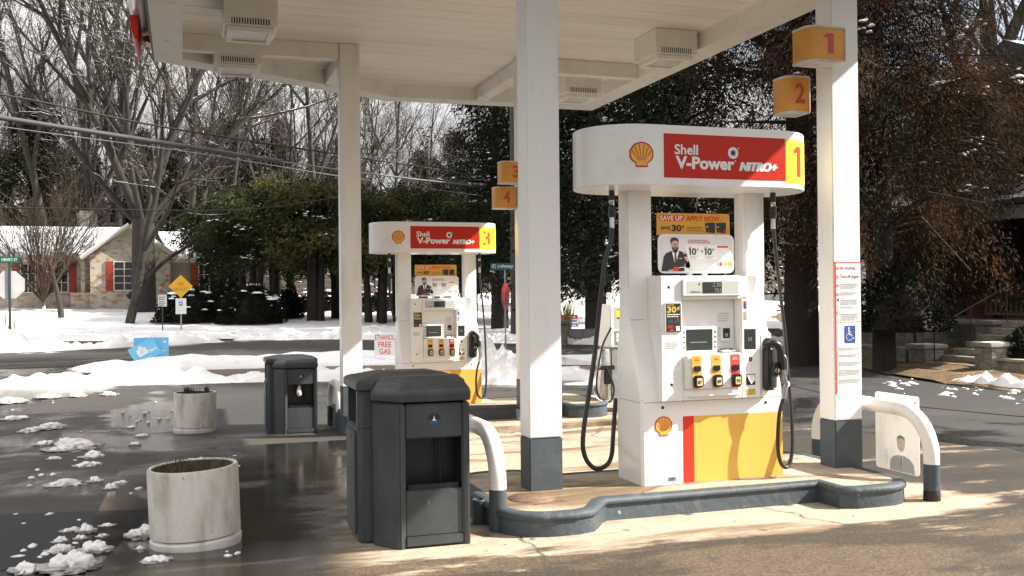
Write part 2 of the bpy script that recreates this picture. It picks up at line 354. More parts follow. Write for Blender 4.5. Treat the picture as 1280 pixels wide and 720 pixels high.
def concrete(name, front, left, right, seed=0., wetx=1.25):
    """old concrete: dry tan, rust brown stains, wet dark edges, worn away to gravelly asphalt outside front / left / right"""
    m = bpy.data.materials.new(name); m.use_nodes = True; n, l, b = nn(m)
    t = n.new('ShaderNodeTexCoord'); mp = n.new('ShaderNodeMapping'); mp.inputs['Location'].default_value = (0, 0, seed); l.new(t.outputs['Object'], mp.inputs['Vector']); v = mp.outputs['Vector']
    xyz = n.new('ShaderNodeSeparateXYZ'); l.new(t.outputs['Object'], xyz.inputs[0])
    st = n.new('ShaderNodeMapping'); st.inputs['Scale'].default_value = (.45, 1.5, 1); l.new(v, st.inputs['Vector'])
    stain = node(n, 'ShaderNodeTexNoise', Scale=1.15, Detail=7., Roughness=.62, Distortion=.5); l.new(st.outputs['Vector'], stain.inputs['Vector'])
    fine = node(n, 'ShaderNodeTexNoise', Scale=9., Detail=6., Roughness=.7); l.new(v, fine.inputs['Vector'])
    grit = node(n, 'ShaderNodeTexNoise', Scale=110., Detail=3., Roughness=.8); l.new(v, grit.inputs['Vector'])
    grit2 = node(n, 'ShaderNodeTexNoise', Scale=38., Detail=4., Roughness=.75); l.new(v, grit2.inputs['Vector'])
    edge = node(n, 'ShaderNodeTexNoise', Scale=1.1, Detail=8., Roughness=.66); l.new(st.outputs['Vector'], edge.inputs['Vector'])
    def math_(op, a, c):
        q = node(n, 'ShaderNodeMath', operation=op)
        for i, s in enumerate((a, c)):
            if isinstance(s, (int, float)): q.inputs[i].default_value = s
            else: l.new(s, q.inputs[i])
        return q.outputs[0]
    def rng(src, a, c, d=0., e=1., smooth=True):
        q = n.new('ShaderNodeMapRange'); q.inputs['From Min'].default_value = a; q.inputs['From Max'].default_value = c; q.inputs['To Min'].default_value = d; q.inputs['To Max'].default_value = e
        if smooth: q.interpolation_type = 'SMOOTHSTEP'
        l.new(src, q.inputs['Value']); return q.outputs['Result']
    def mix(f, a, c, blend='MIX'):
        q = node(n, 'ShaderNodeMix', data_type='RGBA', blend_type=blend)
        for s, k in ((f, 'Factor'), (a, 'A'), (c, 'B')):
            if isinstance(s, tuple): q.inputs[k].default_value = (*s, 1)
            elif isinstance(s, (int, float)): q.inputs[k].default_value = s
            else: l.new(s, q.inputs[k])
        return q.outputs['Result']
    wob = math_('MULTIPLY', math_('SUBTRACT', edge.outputs['Fac'], .5), 1.7)
    fy = rng(math_('ADD', math_('SUBTRACT', xyz.outputs['Y'], front), wob), -.05, .10)
    slant = math_('MULTIPLY', math_('MAXIMUM', math_('SUBTRACT', xyz.outputs['Y'], 5.6), 0.), .21)
    fx = rng(math_('ADD', math_('SUBTRACT', math_('SUBTRACT', xyz.outputs['X'], left), slant), wob), -.1, .25)
    fr = rng(math_('ADD', math_('SUBTRACT', right, xyz.outputs['X']), wob), -.05, .15)
    dry = math_('MULTIPLY', math_('MULTIPLY', fy, fx), fr)
    c0 = mix(rng(fine.outputs['Fac'], .35, .7), (.46, .39, .30), (.37, .30, .225))
    c1 = mix(rng(stain.outputs['Fac'], .47, .62), c0, (.17, .115, .066))
    c1 = mix(math_('MULTIPLY', rng(stain.outputs['Fac'], .60, .70), .8), c1, (.05, .038, .026))
    worn = mix(rng(stain.outputs['Fac'], .46, .55), (.080, .058, .037), (.036, .027, .018))
    worn = mix(math_('MULTIPLY', rng(fine.outputs['Fac'], .54, .72), .7), worn, (.024, .018, .013))
    worn = mix(math_('MULTIPLY', rng(math_('ADD', xyz.outputs['X'], wob), 4.6, 5.6), .75), worn, (.014, .012, .010))
    worn = mix(rng(edge.outputs['Fac'], .56, .62), worn, (.20, .16, .115))
    worn = mix(1., worn, rng(grit.outputs['Fac'], .3, .7, .25, 2.1, False), 'MULTIPLY')
    worn = mix(1., worn, rng(grit2.outputs['Fac'], .36, .64, .72, 1.28, False), 'MULTIPLY')
    c2 = mix(dry, worn, c1)
    c2 = mix(.5, c2, rng(grit2.outputs['Fac'], .3, .7, .72, 1.22, False), 'MULTIPLY')
    c2 = mix(.6, c2, rng(grit.outputs['Fac'], .25, .75, .72, 1.22, False), 'MULTIPLY')
    drops = node(n, 'ShaderNodeTexNoise', Scale=6.5, Detail=3.); l.new(v, drops.inputs['Vector'])
    c2 = mix(math_('MULTIPLY', rng(drops.outputs['Fac'], .66, .70), .8), c2, (.06, .045, .032))
    crk = node(n, 'ShaderNodeTexVoronoi', feature='DISTANCE_TO_EDGE', Scale=.42)
    dv = n.new('ShaderNodeVectorMath'); dv.operation = 'ADD'; sc = n.new('ShaderNodeVectorMath'); sc.operation = 'SCALE'; sc.inputs['Scale'].default_value = .28
    f3 = node(n, 'ShaderNodeTexNoise', Scale=2.6, Detail=5.); l.new(v, f3.inputs['Vector']); l.new(f3.outputs['Color'], sc.inputs[0]); l.new(v, dv.inputs[0]); l.new(sc.outputs[0], dv.inputs[1]); l.new(dv.outputs[0], crk.inputs['Vector'])
    crack = rng(crk.outputs['Distance'], .002, .006, 1., 0.)
    c3 = mix(math_('MULTIPLY', crack, .75), c2, (.05, .04, .03))
    l.new(c3, b.inputs['Base Color'])
    wetn = node(n, 'ShaderNodeTexNoise', Scale=.5, Detail=5.); l.new(v, wetn.inputs['Vector'])
    shade_wet = rng(math_('ADD', math_('ADD', math_('SUBTRACT', wetx, xyz.outputs['X']), slant), wob), -.1, .5)          # still wet where the sun has not reached
    wet = math_('MULTIPLY', shade_wet, rng(wetn.outputs['Fac'], .30, .44))
    c4 = mix(math_('MULTIPLY', shade_wet, .86), c3, (.013, .0115, .0095)); l.new(c4, b.inputs['Base Color'])
    l.new(rng(wet, 0., 1., .80, .12, False), b.inputs['Roughness'])
    bu = node(n, 'ShaderNodeBump', Distance=.01); l.new(rng(wet, 0., 1., .30, .03, False), bu.inputs['Strength']); l.new(grit.outputs['Fac'], bu.inputs['Height']); l.new(bu.outputs['Normal'], b.inputs['Normal'])
    return m
CONC = concrete('old_concrete', 5.25, .75, 5.35, 0., 1.0)
ISLTOP = concrete('island_concrete', -90., -90., 90., 5., -90.)
for nd in ISLTOP.node_tree.nodes: pass

def sheet(name, xs, ys, zf, m, kind='structure', label=None, cat=None):
    mb = MB(); nx = len(xs)
    V = [(x, y, zf(x, y)) for y in ys for x in xs]
    F = [(j * nx + i, j * nx + i + 1, (j + 1) * nx + i + 1, (j + 1) * nx + i) for j in range(len(ys) - 1) for i in range(nx - 1)]
    mb.add(V, F, 0, True); o = mb.build(name, m); o['kind'] = kind
    if label: o['label'] = label
    if cat: o['category'] = cat
    return o
def lin(a, b, s): return list(np.arange(a, b + s * .5, s))
ground = sheet('ground', [-1500, -400, -150, -60, -30] + lin(-20, 40, 2) + [60, 150, 400, 1500], [-200, -60, -20, 0, 2, 4] + lin(5, 40, 1) + [44, 50, 60, 80, 100, 130, 300, 1500],
               lambda x, y: gz(y) if y <= 130 else 10 + (y - 130) * .02, ASPH)
tag(ground, 'wet cracked asphalt of the station lot with melting snow', 'ground')
apron = sheet('concrete_apron', lin(-.6, 7.4, .25), lin(3., 12., .25), lambda x, y: gz(y) + .004, CONC)
tag(apron, 'stained concrete apron around the pump islands', 'pavement')
# raised slab of the farther island
mb = MB(); mb.prism([(2.35, 11.95), (7.0, 11.9), (7.0, 15), (2.35, 15)], -.48, -.20, bev=.015)
slab = tag(mb.build('concrete_slab', concrete('slab_concrete', -90., -90., 90., 9., -90.)), 'low concrete step under the farther pump island', 'pavement', kind='structure')
# streets
def band(name, left, right, m, dz, n=40):
    mb = MB(); L = spline([(x, y, 0) for x, y in left], n); Rr = spline([(x, y, 0) for x, y in right], n)
    k = min(len(L), len(Rr)); V = []
    for a, c in zip(L[:k], Rr[:k]):
        for t in np.linspace(0, 1, 7): p = a.lerp(c, t); V.append((p.x, p.y, gz(p.y) + dz))
    F = [(i * 7 + j, i * 7 + j + 1, (i + 1) * 7 + j + 1, (i + 1) * 7 + j) for i in range(k - 1) for j in range(6)]
    mb.add(V, F, 0, True); return tag(mb.build(name, m), kind='structure')
road = band('road', [(-60, 29.0), (-20, 26.5), (-3.9, 25.3), (1.4, 26.4), (4.5, 26.1), (9, 23.6), (14, 21.5), (40, 14)],
            [(-60, 35), (-20, 31.0), (-4.4, 29.2), (1.7, 32.0), (5.2, 32.0), (10, 28), (20, 24), (46, 18)], ROADM, .006)
tag(road, 'grey two lane road beyond the snowy kerb', 'road')
line = band('road_line', [(-30, 28.4), (-12, 27.2), (-4.1, 26.3), (-1.0, 27.2)], [(-30, 28.52), (-12, 27.32), (-4.1, 26.42), (-1.0, 27.3)], mat('worn_yellow_line', (.36, .26, .10), .7, col2=(.12, .10, .08), scale=3, lo=.45, hi=.7), .012)
tag(line, 'worn yellow centre line of the road', 'road marking')
drive = band('driveway', [(-30, 36.5), (-12, 34.2), (-5.9, 33.2), (-1.5, 33.5), (2.4, 33.6)], [(-30, 38.3), (-12, 36.4), (-5.9, 35.2), (-1.5, 34.3), (2.4, 33.9)], ROADM, .02)
tag(drive, 'dark side street mouth in front of the snowy lawn', 'road')
def street_x(y): return 13.2 + (y - 13) * .12
street = band('street', [(10.3, 0), (10.2, 6), (10.3, 11), (10.6, 14), (11.5, 19), (13, 25)], [(13.0, 0), (13.2, 6), (13.3, 11), (13.6, 14), (14.2, 18.3), (16, 22)], ROADM, .008)
tag(street, 'narrow side street in front of the porch house', 'road')

def fbm(x, y, s, o=4):
    return noise.fractal(Vector((x * s, y * s, .3)), .9, 2.1, o)
# snow lawn on the left, leaf-strewn bank on the right, wooded hill behind
SNOWLAWN = mat('lawn_snow', (.83, .84, .86), .75, col2=(.74, .74, .75), scale=.7, bump=.35, bscale=6, spots=(.26, .22, .16), spot_scale=3.2, spot_size=.015)
def lawn_z(x, y):
    return gz(y) + .05 + .05 * fbm(x, y, .8) + .04 * fbm(x, y, 3)
def inlawn(x, y):
    edge = float(np.interp(x, [-60, -12, -5.9, -1.5, 2.4, 4.2, 5.2, 10, 20, 30], [41, 37.2, 35.7, 34.6, 34.1, 33.2, 32.5, 28.5, 24.5, 22])) + .25 * fbm(x, y, .9)
    return y - edge
mb = MB(); xs = lin(-45, 32, .5); ys = lin(22, 62, .5); idx = {}
for j, y in enumerate(ys):
    for i, x in enumerate(xs):
        d = inlawn(x, y)
        if d > -.6: idx[i, j] = len(mb.v); mb.v.append((x, y, lawn_z(x, y) + .10 - (.4 * max(0, .5 - d))))
for j in range(len(ys) - 1):
    for i in range(len(xs) - 1):
        q = [(i, j), (i + 1, j), (i + 1, j + 1), (i, j + 1)]
        if all(k in idx for k in q): mb.f.append(tuple(idx[k] for k in q)); mb.m.append(0); mb.sm.append(True)
lawn = tag(mb.build('snow_lawn', SNOWLAWN), 'snow covered lawn in front of the stone house', 'snow', kind='structure')
HILLM = mat('leaf_litter', (.040, .029, .020), .9, col2=(.06, .046, .032), scale=1.2, bump=.6, bscale=8, spots=(.75, .76, .78), spot_scale=1.3, spot_size=.05)
hill = sheet('wooded_hill', lin(-120, 120, 6), lin(60, 180, 5), lambda x, y: gz(min(y, 130)) + max(0, y - 130) * .1 + .12 + .6 * max(0, min(1, (y - 62) / 12)) * (1 + fbm(x, y, .07)), HILLM)
tag(hill, 'leaf covered wooded hill rising behind the house', 'hill')
LEAFBANK = mat('leaf_strewn_bank', (.15, .09, .038), .9, col2=(.075, .06, .032), scale=3, lo=.4, hi=.6, bump=.9, bscale=18, spots=(.30, .18, .07), spot_scale=22, spot_size=.1)
mb = MB(); V = []; nx = 40
for j, y in enumerate(lin(6, 40, .4)):
    for i in range(nx):
        x0 = float(np.interp(y, [6, 14, 18.3, 22, 24, 40], [13.4, 13.7, 14.3, 16.2, 17, 24])) ; x = x0 + i * .16 if i < 14 else x0 + 13 * .16 + (i - 13) * .8
        V.append((x, y, gz(y) + .03 + min(1, i / 3) * .10 + .05 * fbm(x, y, 1.4) + max(0, min(1, (x - x0 - 1.2) / 1.2)) * .12))
ny = len(V) // nx
mb.add(V, [(j * nx + i, j * nx + i + 1, (j + 1) * nx + i + 1, (j + 1) * nx + i) for j in range(ny - 1) for i in range(nx - 1)], 0, True)
tag(mb.build('leaf_bank', LEAFBANK), 'strip of ground covered in brown leaves beside the street', 'ground', kind='structure')
# puddles lying on the lot
tag(sheet('asphalt_patch', [0, 1, 2, 3, 4, 5, 6, 7, 8], [0, 1, 2], lambda i, j: 0, PATCH), 'newer dark asphalt patch in the foreground left', 'asphalt patch')
pp = bpy.data.objects['asphalt_patch'].data
for v in pp.vertices:
    i, j = v.co.x / 8, v.co.y / 2; a = Vector((-5.5, 9.1)).lerp(Vector((-.20, 7.75)), i); c = Vector((-3.6, 5.2)).lerp(Vector((-.42, 6.15)), i); q = c.lerp(a, j)
    v.co = (q.x, q.y, gz(q.y) + .004)
# ------------------------------------------------------------------ canopy
def soffit_mat():
    m = mat('soffit_paint', (.88, .865, .84), .45, col2=(.80, .765, .71), scale=.9, lo=.42, hi=.72, stretch=(.5, 2.5, 1), detail=7)
    n, l, b = nn(m); t = n.new('ShaderNodeTexCoord'); x = n.new('ShaderNodeSeparateXYZ'); l.new(t.outputs['Object'], x.inputs[0])
    return m
SOFFIT = soffit_mat()
TRIM = mat('canopy_trim', (.86, .845, .81), .45, col2=(.74, .69, .62), scale=2.5, lo=.48, hi=.78, detail=8, spots=(.20, .13, .075), spot_scale=19, spot_size=-.01)
ZB, ZC = 4.40, 4.60
canopy = thing('canopy', (0, 0, 0), 'flat white forecourt canopy on four square columns above the fuel pumps', 'canopy')
PER = [(-.31, 3.9), (-.31, 13.1), (2.91, 14.85), (6.27, 14.77), (6.27, 3.9)]
INN = [(.02, 4.23), (.02, 12.9), (2.99, 14.52), (5.94, 14.44), (5.94, 4.23)]
mb = MB()                                              # ribbed deck: pans with a small step at every seam
def span(y):                                           # x range of the deck at that y
    xr = 6.05; xl = -.05
    if y > 13.0: xl = -.05 + (y - 13.0) * (2.95 / 1.65)
    return xl, xr
y = 4.05; k = 0
while y < 14.6:
    y1 = min(y + .30, 14.62); a, b_ = span(y); c, d_ = span(y1)
    if c < d_:
        z = ZC
        mb.add([(a, y, z), (b_, y, z), (d_, y1 - .022, z), (c, y1 - .022, z)], [(0, 3, 2, 1)])
        mb.add([(c, y1 - .022, z), (d_, y1 - .022, z), (d_, y1 - .011, z + .014), (c, y1 - .011, z + .014)], [(0, 3, 2, 1)])
        mb.add([(c, y1 - .011, z + .014), (d_, y1 - .011, z + .014), (d_, y1, z), (c, y1, z)], [(0, 3, 2, 1)])
    y = y1
mb.prism(PER, ZC + .25, ZC + .34)
mb.build('soffit', SOFFIT, canopy)
for i in range(5):                                     # the fascia, one piece per side, mitred
    j = (i + 1) % 5
    mb = MB(); mb.prism([PER[i], INN[i], INN[j], PER[j]][::-1], ZB, ZC + .75)
    mb.build('fascia', TRIM, canopy)
clad = MB()                                            # rounded cladding outside the left fascia, a red end piece below it
fl = Matrix(((1, 0, 0, 0), (0, 0, 1, 0), (0, 1, 0, 0), (0, 0, 0, 1)))
clad.prism([(-.338, 4.66), (-.42, 4.62), (-.50, 4.64), (-.55, 4.72), (-.57, 4.85), (-.57, 5.5), (-.338, 5.5)], 3.9, 12.85, mtx=fl)
autosmooth(clad.build('fascia_cladding', WHITE, canopy), 50)
clad = MB(); clad.prism([(-.44, 4.618), (-.455, 4.45), (-.465, 4.37), (-.49, 4.37), (-.52, 4.45), (-.54, 4.55), (-.55, 4.64), (-.50, 4.639)], 11.9, 12.85, mtx=fl); autosmooth(clad.build('red_fascia_end', RED, canopy), 50)
clad = MB(); clad.prism([(-.34, 4.60), (-.34, 4.50), (-.40, 4.52), (-.438, 4.57), (-.41, 4.585)], 12.6, 12.85, mtx=fl); clad.build('amber_fascia_end', AMBER, canopy)
mb = MB(); mb.box(-.335, -.315, 3.9, 13.1, ZB + .01, ZC + .74); mb.build('fascia_flange', mat('dark_flange', (.10, .10, .10), .5), canopy)
C1 = [(2.19, 2.425, 6.28, 6.475), (4.60, 4.84, 6.28, 6.475)]
C2 = [(1.865, 2.115, 12.35, 12.56), (4.20, 4.45, 12.35, 12.56)]
def beam(x0, x1, y0, y1): MB().box(x0, x1, y0, y1, ZB, ZC - .002, bev=.004, seg=1).build('beam', TRIM, canopy)
for (X0, X1, Y0, Y1) in (C1[0], C2[0]):
    beam(.022, X0 - .003, Y0 + .03, Y1 - .03)
for (X0, X1, Y0, Y1) in (C1[1], C2[1]):
    beam(X1 + .003, 5.938, Y0 + .03, Y1 - .03)
beam(1.90, 2.08, 12.563, 14.0); beam(4.24, 4.42, 12.563, 14.46)
beam(2.22, 2.40, 4.235, 6.277); beam(4.63, 4.81, 4.235, 6.277)
for k, (X0, X1, Y0, Y1) in enumerate(C1 + C2):
    zb = .15 if k < 2 else -.015
    c = MB().box(X0, X1, Y0, Y1, zb + .355, ZC - .003, bev=.008, seg=2).build('column', COLW, canopy)
    b_ = MB().box(X0 - .001, X1 + .001, Y0 - .001, Y1 + .001, zb - .02, zb + .353, bev=.008, seg=2).build('painted_base', SLATE_COL, c)
# notice on the right-hand front column
X0, X1, Y0, Y1 = C1[1]
col_r = [o for o in canopy.children if o.name.startswith('column')][1]
FY = lambda u, v, d=0.: Vector((u, Y0 - .0015 - d, v))
mb = MB(); rect(mb, FY, X0 + .012, X1 - .004, .72, 1.68, 0)
rect(mb, lift(FY, .001), X0 + .003, X0 + .018, .70, 1.685, 1); rect(mb, lift(FY, .001), X0 + .003, X1 - .004, 1.678, 1.685, 1); rect(mb, lift(FY, .001), X0 + .012, X1 - .004, 1.235, 1.240, 2)
LF = lift(FY, .0016)
write(mb, LF, 'No smoking', X0 + .055, X1 - .05, 1.622, 1.655, 3, .01); write(mb, LF, 'Turn off engine', X0 + .055, X1 - .02, 1.557, 1.592, 3, .01)
random.seed(4)
def smalltext(mb, fn, u0, u1, vtop, lines, lh, m, fill=.55):
    for i in range(lines):
        v = vtop - i * lh; u = u0; e = u1 - (random.random() * .25 * (u1 - u0) if i == lines - 1 else random.random() * .04 * (u1 - u0))
        while u < e - .002:
            w = min(random.uniform(.006, .022), e - u); rect(mb, fn, u, u + w, v - lh * fill, v, m); u += w + .004
for v, k in ((1.525, 3), (1.46, 2), (1.405, 3), (1.35, 1), (1.30, 4)): smalltext(mb, LF, X0 + .055, X1 - .03, v, k, .014, 4)
for v in (1.64, 1.575, 1.51, 1.445): disc(mb, LF, X0 + .034, v, .013, 1, 14); disc(mb, lift(FY, .002), X0 + .034, v, .010, 0, 14); rect(mb, lift(FY, .0024), X0 + .027, X0 + .041, v - .003, v + .004, 3)
rect(mb, LF, X0 + .027, X0 + .041, 1.395, 1.412, 3); fshape(mb, LF, [(X0 + .034, 1.33), (X0 + .05, 1.31), (X0 + .034, 1.29), (X0 + .018, 1.31)], 1); fshape(mb, lift(FY, .002), [(X0 + .034, 1.325), (X0 + .045, 1.31), (X0 + .034, 1.295), (X0 + .023, 1.31)], 0)
for v, k in ((1.045, 2), (.995, 2), (.94, 3), (.88, 4), (.81, 3)): smalltext(mb, LF, X0 + .03, X1 - .015, v, k, .0115, 4)
not_ = mb.build('notice', [PAPER, REDV, GREYP, INK, GREYP], col_r)
mb = MB(); BL = mat('sign_blue', (.03, .09, .33), .4); cxw = X0 + .135
fshape(mb, LF, [(cxw + (x), 1.145 + z) for x, z in rrect2d(-.048, .048, -.065, .065, .012)], 0)
w2 = lift(FY, .0024)
disc(mb, w2, cxw - .010, 1.19, .0085, 1, 12)
def stroke(mb, fn, P, w, m):
    for (a, b_), (c, d_) in zip(P[:-1], P[1:]):
        t = Vector((c - a, d_ - b_)).normalized(); nx, ny = -t.y * w / 2, t.x * w / 2; ex, ey = t.x * w * .35, t.y * w * .35
        mb.add([fn(a - nx - ex, b_ - ny - ey), fn(c - nx + ex, d_ - ny + ey), fn(c + nx + ex, d_ + ny + ey), fn(a + nx - ex, b_ + ny - ey)], [(0, 1, 2, 3)], m)
stroke(mb, w2, [(cxw - .010, 1.178), (cxw - .008, 1.143), (cxw + .014, 1.143), (cxw + .024, 1.113), (cxw + .034, 1.116)], .008, 1)
stroke(mb, w2, [(cxw - .009, 1.162), (cxw + .008, 1.162)], .006, 1)
stroke(mb, w2, [(cxw - .006 + .026 * math.cos(R_(a)), 1.126 + .026 * math.sin(R_(a))) for a in range(110, 371, 20)], .006, 1)
mb.build('access_symbol', [BL, PAPER], col_r)

# lights under the canopy
def make_light(loc, label, first=[None]):
    if first[0] is not None: return dup(first[0], loc, label=label)
    r = thing('canopy_light', loc, label, 'light fixture', 'box lights under the canopy')
    MB().box(-.275, .275, -.30, .30, 0, .297, bev=.006, seg=1).build('housing', TRIM, r)
    mb = MB()
    for x0, x1, y0, y1 in ((-.235, .235, -.262, -.205), (-.235, .235, .205, .262), (-.235, -.178, -.205, .205), (.178, .235, -.205, .205)): mb.box(x0, x1, y0, y1, -.055, -.002, bev=.006, seg=1)
    mb.build('lens_frame', TRIM, r)
    MB().box(-.176, .176, -.203, .203, -.035, -.01).build('lens', mat('milky_lens', (.66, .64, .60), .2), r)
    mb = MB(); mb.box(-.2, .2, -.3035, -.3005, .012, .075, 0)
    for i in range(15): mb.box(-.19 + i * .027, -.178 + i * .027, -.312, -.304, .012, .075, 1)
    mb.build('vent', [INK, TRIM], r); first[0] = r; return r
make_light((.70, 11.0, 4.30), 'box light under the canopy left of the tall middle column, nearer of the left two')
make_light((.66, 12.78, 4.30), 'box light at the chamfered far left corner of the canopy')
make_light((5.60, 10.9, 4.30), 'box light near the right canopy edge, the nearer one')
make_light((5.42, 13.35, 4.30), 'box light in the far right corner of the canopy, beyond the right beam')

# ------------------------------------------------------------------ islands
def dogbone(hw, lobe, mid, lx):
    """outline round a centre: half-length hw, lobes of half-depth lobe on both ends, waist of half-depth mid"""
    P = []
    r = .28
    for cx, cy, a0 in ((hw - r, lobe - r, 0),):
        P += [(cx + r * math.cos(R_(a)), cy + r * math.sin(R_(a))) for a in range(0, 91, 15)]
    P += [(hw - lx + .10, lobe), (hw - lx, lobe - .06), (hw - lx, mid + .0)]
    P += [(-hw + .72, mid)]
    c = [(-hw + .67, mid + .04), (-hw + .60, mid + .15), (-hw + .52, lobe - .04), (-hw + .40, lobe)]
    P += c
    P += [(-hw + r + r * math.cos(R_(a)) * 1.1, lobe - r + r * math.sin(R_(a))) for a in range(90, 181, 15)]
    top = P
    bot = [(x, -y) for x, y in P[::-1]]
    return top + bot
def make_island(loc, label, sx=0.):
    r = thing('pump_island', loc, label, 'pump island', 'kerbed pump islands')
    O = dogbone(1.47, .76, .46, .62)[::-1]
    if sx: O = [(x + (sx if x > .6 else 0), y) for x, y in O]
    mb = MB(); n = len(O)
    cen = Vector((0, 0))
    def off(P, d):
        Q = []
        for i in range(len(P)):
            a, b_, c = Vector(P[i - 1]), Vector(P[i]), Vector(P[(i + 1) % len(P)])
            t = ((b_ - a).normalized() + (c - b_).normalized())
            t = t.normalized() if t.length > 1e-6 else (b_ - a).normalized()
            Q.append((b_.x + t.y * d, b_.y - t.x * d))
        return Q
    area = sum(O[i][0] * O[(i + 1) % n][1] - O[(i + 1) % n][0] * O[i][1] for i in range(n))
    if area < 0: O = O[::-1]
    rings = [(.012, -.20), (.004, .105), (.016, .112), (.021, .126), (.016, .142), (-.004, .154), (-.03, .157), (-.07, .152)]
    V = []
    for d, z in rings: V += [(x, y, z) for x, y in off(O, d)]
    F = [(k * n + i, k * n + (i + 1) % n, (k + 1) * n + (i + 1) % n, (k + 1) * n + i) for k in range(len(rings) - 1) for i in range(n)]
    mb.add(V, F, 0, True); autosmooth(mb.build('kerb', SLATE, r), 50)
    mb = MB(); mb.prism(off(O, -.065), 0, .151); t = mb.build('top', ISLTOP, r)
    return r
isl1 = make_island((3.33, 6.37, 0), 'near pump island with slate painted rounded kerb')
isl2 = make_island((3.42, 13.10, -.165), 'farther pump island with slate painted kerb on a concrete step', .62)
# cover plate and rust on the near island
mb = MB(); mb.lathe([(0, .158), (.15, .158), (.155, .150)], (2.13, 6.08, 0), 24)
tag(mb.build('manhole_cover', mat('rusty_cover', (.20, .13, .085), .7, col2=(.12, .07, .04), scale=12)), 'round rusty cover plate in the near pump island', 'cover')
# ------------------------------------------------------------------ fuel pumps
HCX, HHL, HR = -.055, .875, .37                        # header: centre, half length, end radius
def HS(s, z, d=0.):                                    # point on the header's front: s runs along the face
    a0, a1 = HCX - HHL + HR, HCX + HHL - HR
    if s > a1: a = (s - a1) / HR; return Vector((a1 + (HR + d) * math.sin(a), -(HR + d) * math.cos(a), z))
    if s < a0: a = (a0 - s) / HR; return Vector((a0 - (HR + d) * math.sin(a), -(HR + d) * math.cos(a), z))
    return Vector((s, -HR - d, z))
def make_pump(loc, label, numeral):
    r = thing('gas_pump', loc, label, 'gas pump', 'fuel pumps with rounded headers')
    # body: cabinet flaring out of the upright plane
    lv = [(0, .555, -.205, .205), (.57, .557, -.205, .205), (.63, .560, -.198, .203), (.72, .562, -.172, .2), (.83, .563, -.128, .19), (.95, .562, -.075, .175), (1.06, .559, -.028, .16), (1.13, .556, -.002, .152), (1.36, .555, 0, .15)]
    mb = MB(); V = []
    def ringpts(hx, yf, yb, c=.018): return [(-hx + c, yf), (hx - c, yf), (hx, yf + c), (hx, yb - c), (hx - c, yb), (-hx + c, yb), (-hx, yb - c), (-hx, yf + c)]
    for z, hx, yf, yb in lv: V += [(x, y, z) for x, y in ringpts(hx, yf, yb)]
    k = len(lv); F = [(i * 8 + j, i * 8 + (j + 1) % 8, (i + 1) * 8 + (j + 1) % 8, (i + 1) * 8 + j) for i in range(k - 1) for j in range(8)]
    F.append(tuple(range((k - 1) * 8, k * 8)))
    mb.add(V, F, 0, True)
    cab = autosmooth(mb.build('cabinet', WHITE, r), 28)
    FP = lambda u, v, d=0.: Vector((u, -.2055 - d, v))
    mb = MB(); rect(mb, FP, -.535, .55, .5665, .5695, 0); mb.build('panel_seam', mat('seam_dark', (.12, .11, .10), .6), cab)
    SM = mat('seam_dark', (.12, .11, .10), .6)  # plain dark tone for the thin joints between the panels
    UPf = lambda u, v, d=0.: Vector((u, -.0035 - d, v)); mb = MB(); rect(mb, UPf, -.54, -.43, 1.128, 1.131, 0); mb.build('panel_seam', SM, cab)
    SDf = lambda u, v, d=0.: Vector((-.5635 - d, u, v)); mb = MB(); rect(mb, lambda u, v: Vector((-.5585, -u, v)), -.14, .19, .5665, .5695, 0); mb.build('panel_seam', SM, cab)
    mb = MB(); rect(mb, lift(FP, .0012), -.36, -.30, .022, .05, 0); rect(mb, lift(FP, .0016), -.352, -.308, .038, .043, 1); rect(mb, lift(FP, .0016), -.352, -.32, .029, .033, 1); mb.build('data_plate', [STEEL, INK], cab)
    mb = MB(); rect(mb, lift(FP, .001), -.242, -.158, .004, .463, 0); mb.build('red_stripe', REDV, cab)
    mb = MB(); rect(mb, lift(FP, .001), -.157, .553, .004, .461, 0); mb.build('yellow_panel', YEL, cab)
    pecten(FP, -.392, .402, .132).build('emblem', [REDV, YEL], cab)
    mb = MB()
    for u, v in ((-.396, .530), (.417, .531)): disc(mb, lift(FP, .0015), u, v, .0105, 0, 14)
    mb.build('lock', BLACK, cab)
    for x0, x1 in ((-.555, -.362), (.385, .555)):
        mb = MB(); mb.box(x0, x1, .0, .15, 1.345, 2.06, bev=.012, seg=2); mb.build('upright', WHITE, r)
    # header
    n = 16; prof = []
    for i in range(n + 1): a = R_(-90 + 180 * i / n); prof.append((HCX + HHL - HR + HR * math.cos(a), HR * math.sin(a)))
    for i in range(n + 1): a = R_(90 + 180 * i / n); prof.append((HCX - HHL + HR + HR * math.cos(a), HR * math.sin(a)))
    mb = MB(); mb.prism(prof, 2.04, 2.445, bev=.006, seg=1)
    hd = autosmooth(mb.build('header', WHITE, r), 30)
    mb = MB(); rect(mb, lift(HS, .002), -.452, .490, 2.091, 2.387, 0, 6); mb.build('red_panel', RED, hd)
    mb = MB(); rect(mb, lift(HS, .002), .500, .92, 2.078, 2.384, 0, 10); mb.build('number_panel', YELB, hd)
    pecten(HS, -.612, 2.238, .165).build('emblem', [RED, mat('vinyl_gold', (.80, .42, .06), .35)], hd)
    L = lift(HS, .0035); mb = MB()
    write(mb, L, 'Shell', -.372, -.195, 2.248, 2.318, 0, .022)
    write(mb, L, 'V-Power', -.365, .085, 2.152, 2.238, 0, .04)
    [write(mb, lift(HS, .0035 + .0003 * k), 'NiTRO+', .120 + .0045 * k, .419 + .0045 * k, 2.150, 2.213, 0, .035, .28) for k in range(3)]
    disc(mb, L, .075, 2.272, .040, 0, 24)
    S = lift(HS, .0045)
